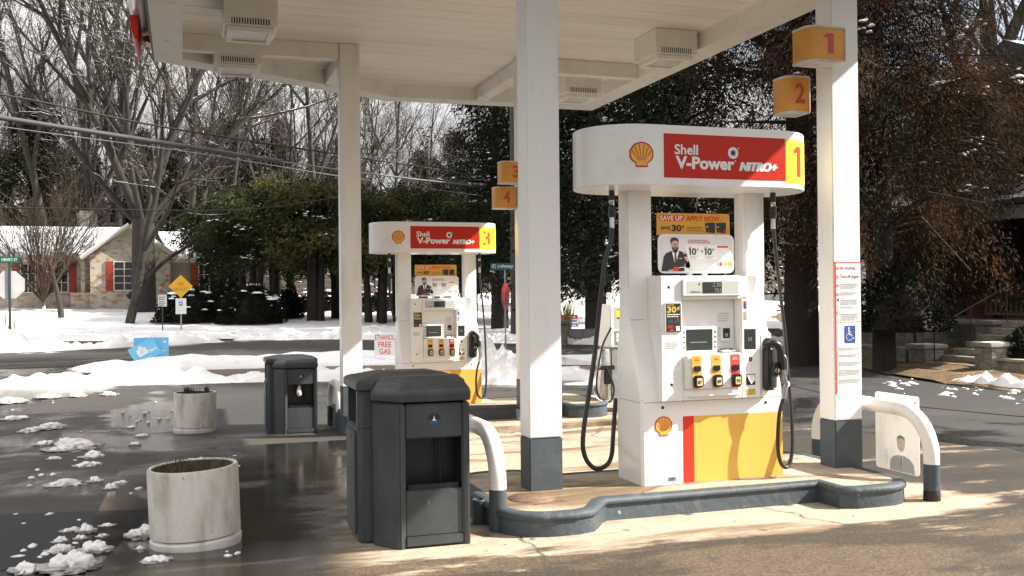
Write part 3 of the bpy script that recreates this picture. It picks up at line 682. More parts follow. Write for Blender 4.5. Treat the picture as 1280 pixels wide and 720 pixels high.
    for i in range(12):
        a = 2 * math.pi * i / 12; c, s_ = math.cos(a), math.sin(a)
        mb.add([S(.075 + .012 * c - .004 * s_, 2.272 + .012 * s_ + .004 * c), S(.075 + .012 * c + .004 * s_, 2.272 + .012 * s_ - .004 * c), S(.075 + .027 * c, 2.272 + .027 * s_)], [(0, 1, 2)], 1)
    disc(mb, S, .075, 2.272, .012, 1, 14)
    disc(mb, L, .117, 2.306, .005, 0, 8); disc(mb, L, .093, 2.218, .005, 0, 8)
    mb.build('lettering', [PAPER, INK], hd)
    num = MB(); one(num, lift(HS, .004), .575, .665, 2.128, 2.340)
    num.build('numeral', REDV, hd)
    # console standing proud of the body
    mb = MB()
    def slab_(x0, x1, z0, z1, yf, yb=.0): mb.box(x0, x1, yf, yb, z0, z1, bev=.006, seg=2)
    mb.prism([(-.432, -.262), (-.268, -.262), (-.268, .0), (-.40, .0)], .575, 1.435, bev=.006)      # left cheek
    mb.prism([(.194, -.262), (.338, -.262), (.352, -.24), (.352, .0), (.194, .0)], .575, 1.30, bev=.006)
    slab_(-.2675, .1935, 1.268, 1.434, -.262); slab_(-.2675, .1935, .576, .895, -.262); slab_(-.2675, .1935, .8955, 1.2675, -.165)
    slab_(.1945, .5, 1.3005, 1.433, -.03)
    con = autosmooth(mb.build('console', WHITE, r), 35)
    CP = lambda u, v, d=0.: Vector((u, -.2625 - d, v))
    mb = MB(); mb.box(-.272, .186, -.283, -.2625, 1.293, 1.414, 0, .005); fr = mb.build('display_housing', WHITE, con)
    DP = lambda u, v, d=0.: Vector((u, -.2835 - d, v))
    mb = MB(); rect(mb, DP, -.246, .160, 1.306, 1.395, 0); rect(mb, lift(DP, .0015), -.122, .028, 1.313, 1.389, 1)
    write(mb, lift(DP, .0015), '$', -.153, -.141, 1.366, 1.386, 2, .02); write(mb, lift(DP, .0015), 'Gallons', -.215, -.137, 1.317, 1.330, 2, .015)
    write(mb, lift(DP, .003), '-2.30', -.05, .018, 1.357, 1.383, 3, -.01); write(mb, lift(DP, .003), '701', -.03, .018, 1.318, 1.344, 3, -.01)
    mb.build('price_display', [mat('display_grey', (.50, .51, .50), .35), SCREEN, INK, GREYP], con)
    # screen and reader in the recess
    mb = MB(); mb.box(-.252, .034, -.205, -.166, .898, 1.082, 0, .005); mb.build('screen_bezel', WHITE, con)
    RP = lambda u, v, d=0.: Vector((u, -.2055 - d, v))
    mb = MB(); rect(mb, RP, -.212, -.004, .915, 1.062, 0); rect(mb, lift(RP, .001), -.18, -.05, .97, .974, 2)
    for v in (.93, .965, 1.0, 1.035):
        for u in (-.238, .006): rect(mb, RP, u, u + .019, v, v + .014, 1); rect(mb, lift(RP, .001), u + .004, u + .014, v + .003, v + .01, 2)
    mb.build('screen', [LCD, INK, GREYP], con)
    mb = MB(); mb.box(.075, .150, -.19, -.164, .975, 1.08, 0, .004); mb.box(.062, .165, -.235, -.164, .90, .915, 0, .003); mb.build('card_reader_frame', WHITE, con)
    mb = MB(); mb.box(.088, .14, -.196, -.190, .995, 1.065, 0); mb.box(.098, .118, -.205, -.196, 1.005, 1.03, 1); mb.build('card_reader', [BLACK, STEEL], con)
    mb = MB()
    for i in range(4):
        for j in range(3): mb.box(.072 + i * .023, .090 + i * .023, -.228 + j * .02, -.213 + j * .02, .915, .922, (i + j) % 2)
    mb.build('keypad', [BLACK, STEEL], con)
    mb = MB(); rect(mb, CP, .213, .306, .916, 1.058, 0); fshape(mb, lift(CP, .001), [(.216 + x, .92 + z) for x, z in rrect2d(0, .087, 0, .134, .008)], 0)
    for i in range(3): stroke(mb, lift(CP, .002), [(.247 + i * .012, .975), (.247 + i * .012, 1.0)], .003, 1)
    mb.build('contactless_reader', [SCREEN, GREYP], con)
    mb = MB(); rect(mb, CP, .226, .298, .665, .743, 0); mb.add([CP(.232, .737, .001), CP(.292, .737, .001), CP(.29, .70, .012), CP(.262, .672, .010), CP(.245, .70, .008)], [(0, 1, 2, 3, 4)], 1); mb.build('receipt_slot', [INK, PAPER], con)
    mb = MB(); disc(mb, CP, .262, .846, .015, 0, 16, .018); rect(mb, lift(CP, .001), .258, .266, .836, .856, 1); disc(mb, CP, -.37, 1.355, .0105, 0, 14); disc(mb, CP, -.355, .69, .0105, 0, 14); mb.build('lock', [BLACK, STEEL], con)
    mb = MB(); rect(mb, CP, .207, .238, 1.075, 1.30, 0)
    for v, h, c in ((1.20, .05, 1), (1.235, .02, 2), (1.12, .06, 3), (1.27, .015, 3)): rect(mb, lift(CP, .001), .211, .234, v, v + h, c)
    mb.build('sticker_strip', [PAPER, mat('sticker_blue', (.05, .08, .20), .4), REDV, GREYP], con)
    mb = MB(); smalltext(mb, lambda u, v, d=0.: Vector((u, -.1665 - d, v)), .06, .15, 1.17, 4, .017, 0, .3); mb.build('small_print', GREYP, con)
    # grade buttons on the bulging pad
    mb = MB(); P = []
    for x, y in [(-.262, -.262), (-.256, -.290), (-.18, -.302), (.10, -.302), (.178, -.290), (.184, -.262)]: P.append((x, y))
    mb.prism(P, .655, .893, bev=.008); mb.prism([(-.262, -.262), (-.2, -.285), (.12, -.285), (.184, -.262)], .60, .6545, bev=.006); autosmooth(mb.build('button_pad', WHITE, con), 35)
    GP = lambda u, v, d=0.: Vector((u, -.3025 - d, v))
    for x0, colm, t in ((-.214, YEL, '87'), (-.064, YEL, '89'), (.085, mat('grade_red', (.62, .07, .05), .4), '93')):
        mb = MB(); fshape(mb, lift(GP, .001), [(x0, .660), (x0 + .072, .660), (x0 + .066, .888), (x0 - .008, .888)], 0); rect(mb, lift(GP, .002), x0 + .008, x0 + .052, .852, .857, 1); rect(mb, lift(GP, .002), x0 + .012, x0 + .046, .864, .868, 1)
        gb = mb.build('grade_label', [colm, REDV if colm is YEL else PAPER], con)
        mb = MB(); mb.box(x0 + .006, x0 + .060, -.312, -.303, .779, .815, 0, .004); mb.build('price_window', BLACK, gb) if False else mb.build('price_window', BLACK, con)
        mb = MB(); mb.prism(rrect2d(x0 + .000, x0 + .070, .668, .752, .022), -.001, .030, bev=.006, mtx=Matrix.Translation((0, -.303, 0)) @ Matrix.Rotation(R_(90), 4, 'X'))
        bt = autosmooth(mb.build('grade_button', BLACK, con), 40)
        BP = lambda u, v, d=0.: Vector((u, -.3335 - d, v)); mb = MB()
        fshape(mb, BP, [(x0 + .016 + x, .682 + z) for x, z in rrect2d(0, .042, 0, .052, .008)], 0); write(mb, lift(BP, .001), t, x0 + .022, x0 + .052, .694, .718, 1, .03)
        # button face and figures stay in the button's own level: joined into it
        bm = bmesh.new(); bm.from_mesh(bt.data); k0 = len(bt.data.materials)
        bt.data.materials.append(mat('button_cream', (.70, .56, .30), .4)); bt.data.materials.append(INK)
        for f_, m_ in zip(mb.f, mb.m):
            q = [bm.verts.new(mb.v[i]) for i in f_]
            try: nf = bm.faces.new(q); nf.material_index = k0 + m_
            except ValueError: pass
        bm.to_mesh(bt.data); bm.free()
    mb = MB(); rect(mb, CP, -.405, -.30, .93, .985, 0); smalltext(mb, lift(CP, .001), -.398, -.307, .978, 4, .0115, 1, .5); rect(mb, CP, .222, .30, .595, .64, 2); smalltext(mb, lift(CP, .001), .227, .295, .634, 3, .012, 1, .5); mb.build('small_notice', [PAPER, GREYP, mat('notice_yellow', (.75, .50, .05), .4)], con)
    # leaflet
    mb = MB(); LFp = lambda u, v, d=0.: Vector((u, -.270 - d, v))
    mb.box(-.402, -.282, -.270, -.2628, 1.05, 1.252, 3); rect(mb, lift(LFp, .001), -.396, -.284, 1.052, 1.245, 0)
    write(mb, lift(LFp, .002), '30', -.388, -.318, 1.182, 1.224, 1, .03); write(mb, lift(LFp, .002), '¢', -.312, -.292, 1.195, 1.226, 1, .02); write(mb, lift(LFp, .002), 'SAVE', -.388, -.335, 1.229, 1.24, 1, .01)
    smalltext(mb, lift(LFp, .002), -.388, -.292, 1.173, 2, .014, 3, .5)
    for u in (-.385, -.335): rect(mb, lift(LFp, .002), u, u + .042, 1.108, 1.136, 4)
    smalltext(mb, lift(LFp, .002), -.385, -.34, 1.095, 2, .012, 2, .6); rect(mb, lift(LFp, .002), -.37, -.34, 1.058, 1.068, 2); rect(mb, lift(LFp, .002), -.322, -.294, 1.058, 1.090, 3); rect(mb, lift(LFp, .002), -.312, -.302, 1.137, 1.145, 2)
    mb.build('leaflet', [INK, mat('leaflet_gold', (.75, .50, .08), .4), REDV, PAPER, mat('card_grey', (.05, .05, .05), .4)], r)
    # boards between the uprights
    ou = lambda u: -.306 + (u - 138) / 602 * .586; ov = lambda v: 1.888 - (v - 178) / 167 * .148
    OP = lambda u, v, d=0.: Vector((ou(u), .03 - d, ov(v)))
    mb = MB(); mb.prism([(ou(138), 1.73), (ou(742), 1.73), (ou(740), 1.875), (ou(730), 1.888), (ou(138), 1.888)][::1], -.004, .004, 0, mtx=Matrix.Translation((0, .0345, 0)) @ Matrix.Rotation(R_(90), 4, 'X'))
    rect(mb, lift(OP, .001), 160, 358, 242, 196, 1); write(mb, lift(OP, .002), 'SAVE UP.', 164, 354, 238, 199, 2, .02); write(mb, lift(OP, .002), 'APPLY NOW.', 376, 664, 243, 200, 1, .02)
    write(mb, lift(OP, .002), 'SAVE', 168, 246, 312, 284, 3, .02); write(mb, lift(OP, .002), '30', 256, 336, 325, 272, 3, .035); write(mb, lift(OP, .002), '¢', 340, 358, 300, 274, 3, .03)
    for v in (290, 302, 318): smalltext(mb, lambda u, w, d=0., v=v: OP(u * 1000, v + 4 - w * 0, d + .002), .378, .520, 0, 0, .01, 3)
    for v, e in ((290, 515), (302, 500), (318, 520)): rect(mb, lift(OP, .002), 380, e, v + 3, v - 2, 4)
    for u0, w_ in ((532, 84), (624, 84)): fshape(mb, lift(OP, .002), [(u0, 255), (u0 + w_, 250), (u0 + w_, 338), (u0 + 8, 330)][::-1], 3); rect(mb, lift(OP, .003), u0 + 12, u0 + 24, 292, 280, 5); rect(mb, lift(OP, .003), u0 + 14, u0 + 34, 320, 316, 4)
    disc(mb, lift(OP, .003), 698, 322, 11, 1, 12)
    mb.build('orange_board', [mat('board_orange', (.72, .36, .03), .4), REDV, PAPER, INK, mat('board_brown', (.30, .16, .03), .5), YEL], r)
    wu = lambda u: -.311 + (u - 142) / 623 * .613; wv = lambda v: 1.735 - (v - 345) / 315 * .280
    WP = lambda u, v, d=0.: Vector((wu(u), .0045 - d, wv(v)))
    mb = MB(); mb.prism(rrect2d(-.311, .302, 1.455, 1.735, .045), -.006, .006, 0, bev=.003, seg=1, mtx=Matrix.Translation((0, .012, 0)) @ Matrix.Rotation(R_(90), 4, 'X'))
    bd = mb.build('white_board', PAPER, r)
    mb = MB()
    fshape(mb, lift(WP, .0012), [((x + .311) / .613 * 623 + 142, 345 + (1.735 - z) / .28 * 315) for x, z in rrect2d(-.293, .284, 1.472, 1.718, .034)], 5)
    rect(mb, lift(WP, .002), 364, 720, 548, 432, 0)
    one(mb, lift(WP, .003), 384, 404, 512, 456, 1); write(mb, lift(WP, .003), '0', 410, 448, 512, 456, 1, .03); write(mb, lift(WP, .003), '¢', 452, 466, 480, 456, 1, .02); write(mb, lift(WP, .003), 'o', 486, 502, 492, 472, 1, .02); one(mb, lift(WP, .003), 512, 532, 512, 456, 1); write(mb, lift(WP, .003), '0', 538, 576, 512, 456, 1, .03); write(mb, lift(WP, .003), '¢', 580, 594, 480, 456, 1, .02)
    write(mb, lift(WP, .003), 'SAVE EVEN MORE', 380, 562, 418, 402, 2, .02); rect(mb, lift(WP, .003), 380, 540, 397, 389, 3)
    for u0, u1, v in ((382, 410, 448), (512, 535, 448)): rect(mb, lift(WP, .003), u0, u1, v + 2, v - 3, 2)
    for u0 in (392, 522):
        for v in (522, 532, 540): rect(mb, lift(WP, .003), u0, u0 + 70 - (v - 522), v + 2, v - 2, 4)
    rect(mb, lift(WP, .003), 620, 712, 452, 438, 2); rect(mb, lift(WP, .003), 640, 700, 543, 538, 4)
    for u0, m_ in ((616, 3), (640, 2)): rect(mb, lift(WP, .003), u0, u0 + 18, 600, 570, m_)
    disc(mb, lift(WP, .003), 692, 584, 13, 7, 14, 13); rect(mb, lift(WP, .003), 710, 746, 602, 570, 7); rect(mb, lift(WP, .003), 400, 620, 630, 626, 4)
    mb.build('board_print', [PAPER, INK, REDV, GREYP, mat('print_light_grey', (.55, .54, .53), .5), mat('print_backdrop', (.70, .69, .68), .4), INK, mat('board_orange2', (.80, .40, .05), .4)], bd)
    # the printed man in a dark suit
    A = lift(WP, .003); B = lift(WP, .004); C = lift(WP, .005); E = lift(WP, .006); mb = MB()
    SK, HAIR, SUIT, SHIRT, TIE, REDC = range(6)
    fshape(mb, A, [(164, 642), (182, 530), (200, 500), (245, 480), (258, 490), (300, 490), (312, 478), (350, 496), (372, 540), (398, 600), (390, 618), (372, 610), (352, 580), (348, 642)], SUIT)
    fshape(mb, A, [(352, 600), (388, 560), (398, 600), (388, 618), (366, 616)], SUIT)
    fshape(mb, B, [(250, 482), (306, 482), (284, 570), (268, 570)], SHIRT); fshape(mb, C, [(272, 492), (284, 492), (288, 565), (278, 582), (268, 565)], TIE); fshape(mb, B, [(308, 540), (330, 536), (330, 540), (308, 544)], SHIRT)
    fshape(mb, B, [(256, 455), (296, 455), (300, 486), (277, 496), (252, 486)], SK)
    mb.add([C(275 + 28 * math.cos(2 * math.pi * i / 24), 428 + 50 * math.sin(2 * math.pi * i / 24)) for i in range(24)], [tuple(range(24))], SK)
    fshape(mb, lift(WP, .0055), [(248, 436), (256, 452), (266, 452), (285, 452), (295, 450), (303, 436), (300, 466), (286, 482), (266, 482), (252, 466)], HAIR)
    fshape(mb, E, [(264, 459), (287, 459), (282, 464), (269, 464)], SK)
    fshape(mb, E, [(244, 425), (236, 400), (242, 380), (262, 371), (290, 376), (302, 392), (303, 425), (297, 405), (282, 396), (256, 400), (248, 412)], HAIR)
    for u in (264, 286): fshape(mb, E, [(u - 7, 421), (u + 7, 421), (u + 7, 424), (u - 7, 424)], HAIR); fshape(mb, E, [(u - 5, 428), (u + 5, 428), (u + 4, 432), (u - 4, 432)], HAIR)
    fshape(mb, E, [(273, 430), (279, 430), (281, 447), (271, 447)], TIE)
    fshape(mb, C, [(338, 500), (352, 488), (372, 500), (376, 530), (388, 560), (372, 566), (352, 540), (342, 520)], SK); rect(mb, E, 340, 368, 526, 504, HAIR)
    fshape(mb, C, [(256, 618), (270, 606), (296, 610), (302, 632), (290, 642), (262, 642)], REDC); fshape(mb, C, [(302, 612), (352, 606), (352, 611), (302, 617)], SHIRT); fshape(mb, B, [(222, 632), (258, 628), (258, 642), (222, 642)], SK)
    mb.build('printed_man', [mat('print_skin', (.62, .38, .27), .5), mat('print_hair', (.03, .02, .016), .5), mat('print_suit', (.022, .023, .027), .5), PAPER, mat('print_tie', (.10, .04, .03), .5), REDV], bd)
    mb = MB(); 
    for x in (-.06, .06): mb.box(x - .015, x + .015, .0, .03, 1.43, 1.46)
    mb.build('board_foot', WHITE, r)
    # nozzle, boot and hose on the right-hand side, hose and breakaway on both
    mb = MB(); mb.prism([(.3525, -.255), (.50, -.155), (.53, -.10), (.53, .02), (.3525, .02)], .575, 1.03, bev=.012); autosmooth(mb.build('nozzle_bay', WHITE, r), 35)
    mb = MB(); T = Matrix.Translation((.425, -.235, .79)) @ Matrix.Rotation(R_(32), 4, 'Z') @ Matrix.Rotation(R_(3), 4, 'Y')
    mb.box(-.062, .062, -.045, .03, -.17, .14, 0, .02, 3, mtx=T); mb.box(-.05, .03, -.03, .03, .14, .20, 0, .015, 2, mtx=T); boot = autosmooth(mb.build('nozzle_boot', BLACK, r), 40)
    nz = MB()
    nz.tube(spline([(.395, -.275, .945), (.425, -.305, .955), (.462, -.315, .93), (.478, -.318, .86), (.488, -.318, .77)]), [.018, .018, .02, .022, .026, .028, .028, .028, .028, .027, .027, .026, .026, .025, .025, .024] + [.024] * 40 if False else .025, 10, 0)
    nz.box(-.035, .035, -.02, .02, -.05, .05, 0, .012, 2, mtx=Matrix.Translation((.445, -.30, .77)) @ Matrix.Rotation(R_(30), 4, 'Z') @ Matrix.Rotation(R_(8), 4, 'Y'))
    nz.tube(spline([(.46, -.312, .90), (.505, -.33, .85), (.512, -.33, .76), (.50, -.326, .70)]), .008, 8, 1)
    disc(nz, lambda u, v, d=0.: Vector((u, -.324, v)), .44, .765, .018, 2, 14)
    nozzle = autosmooth(nz.build('nozzle', [BLACK, CHROME, mat('nozzle_badge', (.62, .48, .28), .4)], r), 50)
    mb = MB(); mb.tube([(.488, -.318, .77), (.498, -.318, .71), (.512, -.316, .665), (.500, -.312, .62), (.494, -.31, .565)], [.017, .019, .023, .020, .016], 12); mb.tube([(.512, -.325, .672), (.512, -.30, .66)], .026, 12); mb.build('hose_swivel', CHROME, nozzle)
    mb = MB(); mb.tube(spline([(.494, -.31, .57), (.462, -.31, .47), (.447, -.31, .33), (.449, -.305, .21), (.475, -.295, .115), (.525, -.28, .073), (.575, -.265, .11), (.603, -.25, .24), (.617, -.22, .45), (.625, -.17, .75), (.622, -.14, 1.04), (.605, -.10, 1.4), (.582, -.075, 1.78)], 7), .0135, 10); mb.build('hose', RUBBER, r)
    def breakaway(x, y, nm='breakaway'):
        mb = MB(); mb.tube([(x, y, 2.042), (x, y, 1.97)], .021, 12, 0); mb.tube([(x, y, 1.97), (x, y, 1.93), (x, y, 1.93)], .019, 12, 1); mb.tube([(x, y, 1.93), (x, y, 1.895)], .025, 12, 0); mb.tube([(x, y, 1.895), (x, y, 1.85)], [.028, .024], 12, 0); mb.tube([(x, y, 1.85), (x, y, 1.775)], .017, 12, 1)
        mb.build(nm, [BLACK, CHROME], r)
    breakaway(.58, -.075)
    breakaway(-.655, .03)
    mb = MB(); mb.tube(spline([(-.655, .03, 1.79), (-.67, .035, 1.66), (-.715, .04, 1.50), (-.80, .04, .85), (-.885, .035, .36), (-.878, .03, .19), (-.80, .04, .10), (-.70, .08, .105), (-.62, .16, .16), (-.56, .26, .3), (-.52, .30, .55)], 7), .0165, 10); mb.build('hose', RUBBER, r)
    return r
pump1 = make_pump((3.515, 6.37, .152), 'white gas pump with yellow and red panels, numbered 1, on the near island', '1')
PUMPLAB = 'white gas pump numbered 3 behind the grey bin, on the farther island'
pump2 = dup(pump1, (3.30, 13.22, -.013), label=PUMPLAB)
def find(o, nm):
    for c in o.children:
        if c.name.split('.')[0] == nm: return c
        q = find(c, nm)
        if q: return q
q = find(pump2, 'numeral'); mb = MB(); write(mb, lift(HS, .004), '3', .555, .680, 2.128, 2.340, 0, .02); o = mb.build('numeral_b', REDV); q.data = o.data; bpy.data.objects.remove(o)

hs3 = [c for c in pump2.children if c.name.split('.')[0] == 'hose'][1]
mb = MB(); mb.tube(spline([(-.655, .03, 1.79), (-.655, .04, 1.60), (-.64, .06, 1.40), (-.60, .10, 1.22), (-.5, .2, 1.05), (-.34, .25, .92)], 7), .0165, 10); o = mb.build('hose_b', RUBBER); hs3.data = o.data; bpy.data.objects.remove(o)
# numbered boxes on the columns
def number_box(loc, sx, sy, sz, txt, label, lc=True, fu=.5, w=.06):
    r = thing('number_sign', loc, label, 'number sign', 'amber pump number boxes on the columns')
    P = [(sx, 0), (sx, sy), (0, sy)]; rr = .07
    P = [(rr + .0 - rr * math.cos(R_(a)), rr - rr * math.sin(R_(a))) for a in range(0, 91, 15)][::1]
    P = P + [(sx, 0), (sx, sy), (0, sy)]
    mb = MB(); mb.prism([(x, y) for x, y in P], .018, sz - .018); autosmooth(mb.build('amber_face', AMBER, r), 35)
    Q = [(x + (-.006 if x < .02 else (.006 if x > sx - .01 else 0)), y + (-.006 if y < .02 else 0)) for x, y in P]
    mb = MB(); mb.prism(Q, 0, .0175, bev=.003, seg=1); mb.prism(Q, sz - .0175, sz, bev=.003, seg=1); mb.box(sx - .002, sx + .008, -.006, sy, .0178, sz - .0178); mb.build('trim', AMBERFRAME, r)
    mb = MB(); (one(mb, lambda u, v, d=0.: Vector((u, -.0025, v)), sx * fu - w, sx * fu + w, sz * .24, sz * .80) if txt == '1' else write(mb, lambda u, v, d=0.: Vector((u, -.0025, v)), txt, sx * fu - w, sx * fu + w, sz * .26, sz * .80, 0, .03)); mb.build('numeral', mat('numeral_red', (.50, .06, .04), .45), r)
    return r
number_box((4.265, 6.08, 3.12), .305, .198, .262, '1', 'amber box sign with number 1 high on the right front column', fu=.55, w=.042)
number_box((4.405, 6.56, 2.84), .195, .19, .29, '2', 'amber box sign with number 2 just below and left of box number 1', fu=.58, w=.045)
number_box((3.90, 12.15, 2.89), .345, .198, .29, '3', 'amber box sign with number 3, half hidden behind the middle column', fu=.55, w=.05)
number_box((3.91, 12.45, 2.59), .27, .19, .29, '4', 'amber box sign with number 4 under box number 3', fu=.55, w=.05)
# ------------------------------------------------------------------ service bins, hoops, planters, posters
def make_bin(loc, label, towel):
    r = thing('service_bin', loc, label, 'trash bin', 'grey service bins with squeegee buckets')
    M = Matrix.Identity(4)
    mb = MB()                                           # rear half: the rubbish bin, opening to the left
    mb.prism([(-.36, -.06), (-.33, -.10), (.27, -.10), (.27, .35), (-.33, .35), (-.36, .31)], .012, .69, bev=.008)
    mb.prism([(-.36, .31), (-.33, .35), (.27, .35), (.27, -.10), (-.33, -.10), (-.36, -.06), (-.36, -.02), (-.18, -.02), (-.18, .27), (-.36, .27)], .69, .905, bev=0)
    rear = autosmooth(mb.build('rear_body', BIN, r), 35)
    V = []; rect_ = lambda h, dx, dy, z: [(-.375 + dx, -.12 + dy, z), (.285 - dx, -.12 + dy, z), (.285 - dx, .365 - dy, z), (-.375 + dx, .365 - dy, z)]
    mb = MB()
    for dx, dy, z in ((.012, .012, .905), (0, 0, .915), (0, 0, .955), (.02, .02, .972), (.17, .15, 1.005)): V += rect_(0, dx, dy, z)
    F = [(k * 4 + i, k * 4 + (i + 1) % 4, (k + 1) * 4 + (i + 1) % 4, (k + 1) * 4 + i) for k in range(4) for i in range(4)] + [(16, 17, 18, 19), (3, 2, 1, 0)]
    mb.add(V, F); mb.build('rear_lid', BIN, r)
    mb = MB(); mb.box(-.374, -.3595, -.03, .29, .05, .665, 0, .012, 3); mb.box(-.378, -.3735, .05, .20, .615, .64, 0, .002, 1); autosmooth(mb.build('door', BIN, r), 35)
    mb = MB()                                           # front half: bucket niche
    lf = [(-.165, -.33), (-.145, -.33), (-.125, -.32), (-.125, -.102), (-.285, -.102), (-.275, -.17)]
    rf = [(.255, -.33), (.272, -.17), (.272, -.102), (.212, -.102), (.212, -.32), (.23, -.33)]
    mb.prism(lf, .0, .845, bev=.010); mb.prism(rf[::1], .0, .845, bev=.010)
    mb.box(-.1265, .2135, -.328, -.105, .02, .075, bev=.006); mb.box(-.1265, .2135, -.312, -.29, .075, .34, bev=.006); mb.box(-.1265, .2135, -.316, -.105, .64, .84, bev=.008)
    nb = MB(); nb.box(-.1262, .2132, -.13, -.1015, .345, .639); nb.box(-.1262, -.1235, -.288, -.131, .345, .639); nb.box(.2105, .2132, -.288, -.131, .345, .639); nb.build('niche_dark_panels', BINDARK, r)  # thin near-black panels over the niche walls, darker than the body
    for s, x0 in ((-1, -.272), (1, .2705)): mb.box(x0, x0 + .004, -.165, -.11, .10, .70, bev=.001, seg=1)
    front = autosmooth(mb.build('front_body', BIN, r), 35)
    V = []; F = []
    loops = [(0, .852, -.338), (0, .90, -.345), (.012, .925, -.338), (.05, .962, -.285), (.10, .992, -.20)]
    mb = MB()
    for ins, z, yf in loops: V += [(-.175 + ins * .9 - (0 if ins else 0), yf, z), (.262 - ins * .5, yf, z), (.282 - ins * .5, -.18 + ins * .3, z), (.282 - ins * .5, -.09, z), (-.295 + ins * 1.0, -.09, z), (-.295 + ins * 1.0, -.18 + ins * .3, z)]
    F = [(k * 6 + i, k * 6 + (i + 1) % 6, (k + 1) * 6 + (i + 1) % 6, (k + 1) * 6 + i) for k in range(4) for i in range(6)] + [tuple(range(24, 30)), tuple(range(6))[::-1]]
    mb.add(V, F); lid = mb.build('front_lid', BIN, r)
    bv = lid.modifiers.new('soft', 'BEVEL'); bv.width = .012; bv.segments = 2; bv.limit_method = 'ANGLE'; bv.angle_limit = R_(20)
    mb = MB(); mb.box(-.126, .213, -.2885, -.131, .16, .345, 0, .0)
    B = MB(); O = rrect2d(-.122, .209, -.300, -.140, .03); I = rrect2d(-.108, .195, -.288, -.152, .025); n = len(O)
    V = [(x, y, .30) for x, y in O] + [(x, y, .372) for x, y in O] + [(x, y, .372) for x, y in I] + [(x, y, .20) for x, y in I]
    F = [(k * n + i, k * n + (i + 1) % n, (k + 1) * n + (i + 1) % n, (k + 1) * n + i) for k in range(3) for i in range(n)] + [tuple(range(3 * n, 4 * n))]
    B.add(V, F, 0); bk = B.build('bucket', BINDARK, r)
    mb = MB(); mb.tube([(.112, -.20, .21), (.105, -.19, .655)], .0085, 8); mb.build('squeegee_handle', BLACK, r)
    NP = lambda u, v, d=0.: Vector((u, -.3165 - d, v)); mb = MB()
    disc(mb, lift(NP, .001), .045, .745, .042, 0, 28); fshape(mb, lift(NP, .002), [(.045 + .038 * math.cos(R_(a)), .748 + .034 * math.sin(R_(a))) for a in range(0, 181, 15)], 1)
    fshape(mb, lift(NP, .003), [(.045 - .012, .740), (.045 + .012, .740), (.045 + .004, .752), (.045 - .001, .772), (.045 - .005, .752)], 2); fshape(mb, lift(NP, .002), [(.012, .735), (.045, .742), (.078, .735), (.062, .715), (.028, .715)], 3)
    mb.build('emblem', [mat('emblem_dark', (.04, .06, .085), .4), INK, PAPER, mat('emblem_blue', (.03, .08, .19), .4)], front)
    mb = MB(); mb.add([(-.015, -.27, .645), (.015, -.27, .645), (0, -.262, .645)], [(0, 1, 2)]); mb.tube([(0, -.266, .642), (0, -.266, .62)], [.018, .002], 8); mb.build('towel_slot', BINDARK, r)
    if towel:
        mb = MB(); mb.tube([(.035, -.25, .635), (.03, -.252, .60), (.026, -.255, .54), (.03, -.256, .50), (.034, -.256, .485)], [.008, .022, .034, .03, .012], 10); mb.build('paper_towel', PAPER, r)
    return r
make_bin((1.335, 5.955, .002), 'large dark grey plastic service bin standing by the near island', False)
b2 = make_bin((1.39, 13.37, -.316), 'dark grey service bin with a white paper towel hanging in its niche', True)

HOOPW = mat('hoop_white', (.78, .77, .74), .4, col2=(.55, .50, .43), scale=5, lo=.55, hi=.8, spots=(.3, .22, .15), spot_scale=30, spot_size=-.04)
def make_hoop(x, y0, y1, z0, top, label, zs=.265):
    r = thing('guard_hoop', (x, y0, z0), label, 'guard rail', 'bent pipe guards at the island ends')
    L = y1 - y0; R = .30; P = [(0, 0, zs)] + [(0, R - R * math.cos(R_(a)), top - R + R * math.sin(R_(a))) for a in range(0, 91, 10)] + [(0, L - R + R * math.sin(R_(a)), top - R + R * math.cos(R_(a))) for a in range(0, 91, 10)] + [(0, L, zs)]
    mb = MB(); mb.tube(P, .054, 16); mb.build('pipe', HOOPW, r)
    for y in (0, L):
        mb = MB(); mb.tube([(0, y, -.05), (0, y, zs - .001)], .0548, 16); f = mb.build('painted_foot', SLATE, r)
        if y == 0 and x > 3:
            mb = MB(); mb.lathe([(.0555, -.02), (.058, .02), (.057, .06), (.0552, .085)], (0, y, 0), 16); mb.build('tar_band', mat('tar', (.012, .011, .010), .6, bump=.6, bscale=30), f)
    return r
make_hoop(1.845, 5.90, 7.0, 0, .60, 'white pipe hoop between the near grey bin and the island')
make_hoop(4.925, 5.655, 6.95, 0, .615, 'white pipe hoop with tarred foot at the right end of the near island')
make_hoop(1.94, 13.1, 13.9, -.32, .60, 'white pipe hoop right behind the farther grey bin')
mb = MB(); mb.lathe([(.045, 0), (.047, .15), (.043, .155), (.04, .13), (.04, .02)], (1.80, 6.16, .0), 18)
tag(autosmooth(mb.build('pipe_stub', SLATE)), 'short cut off slate pipe stub beside the near hoop', 'pipe')
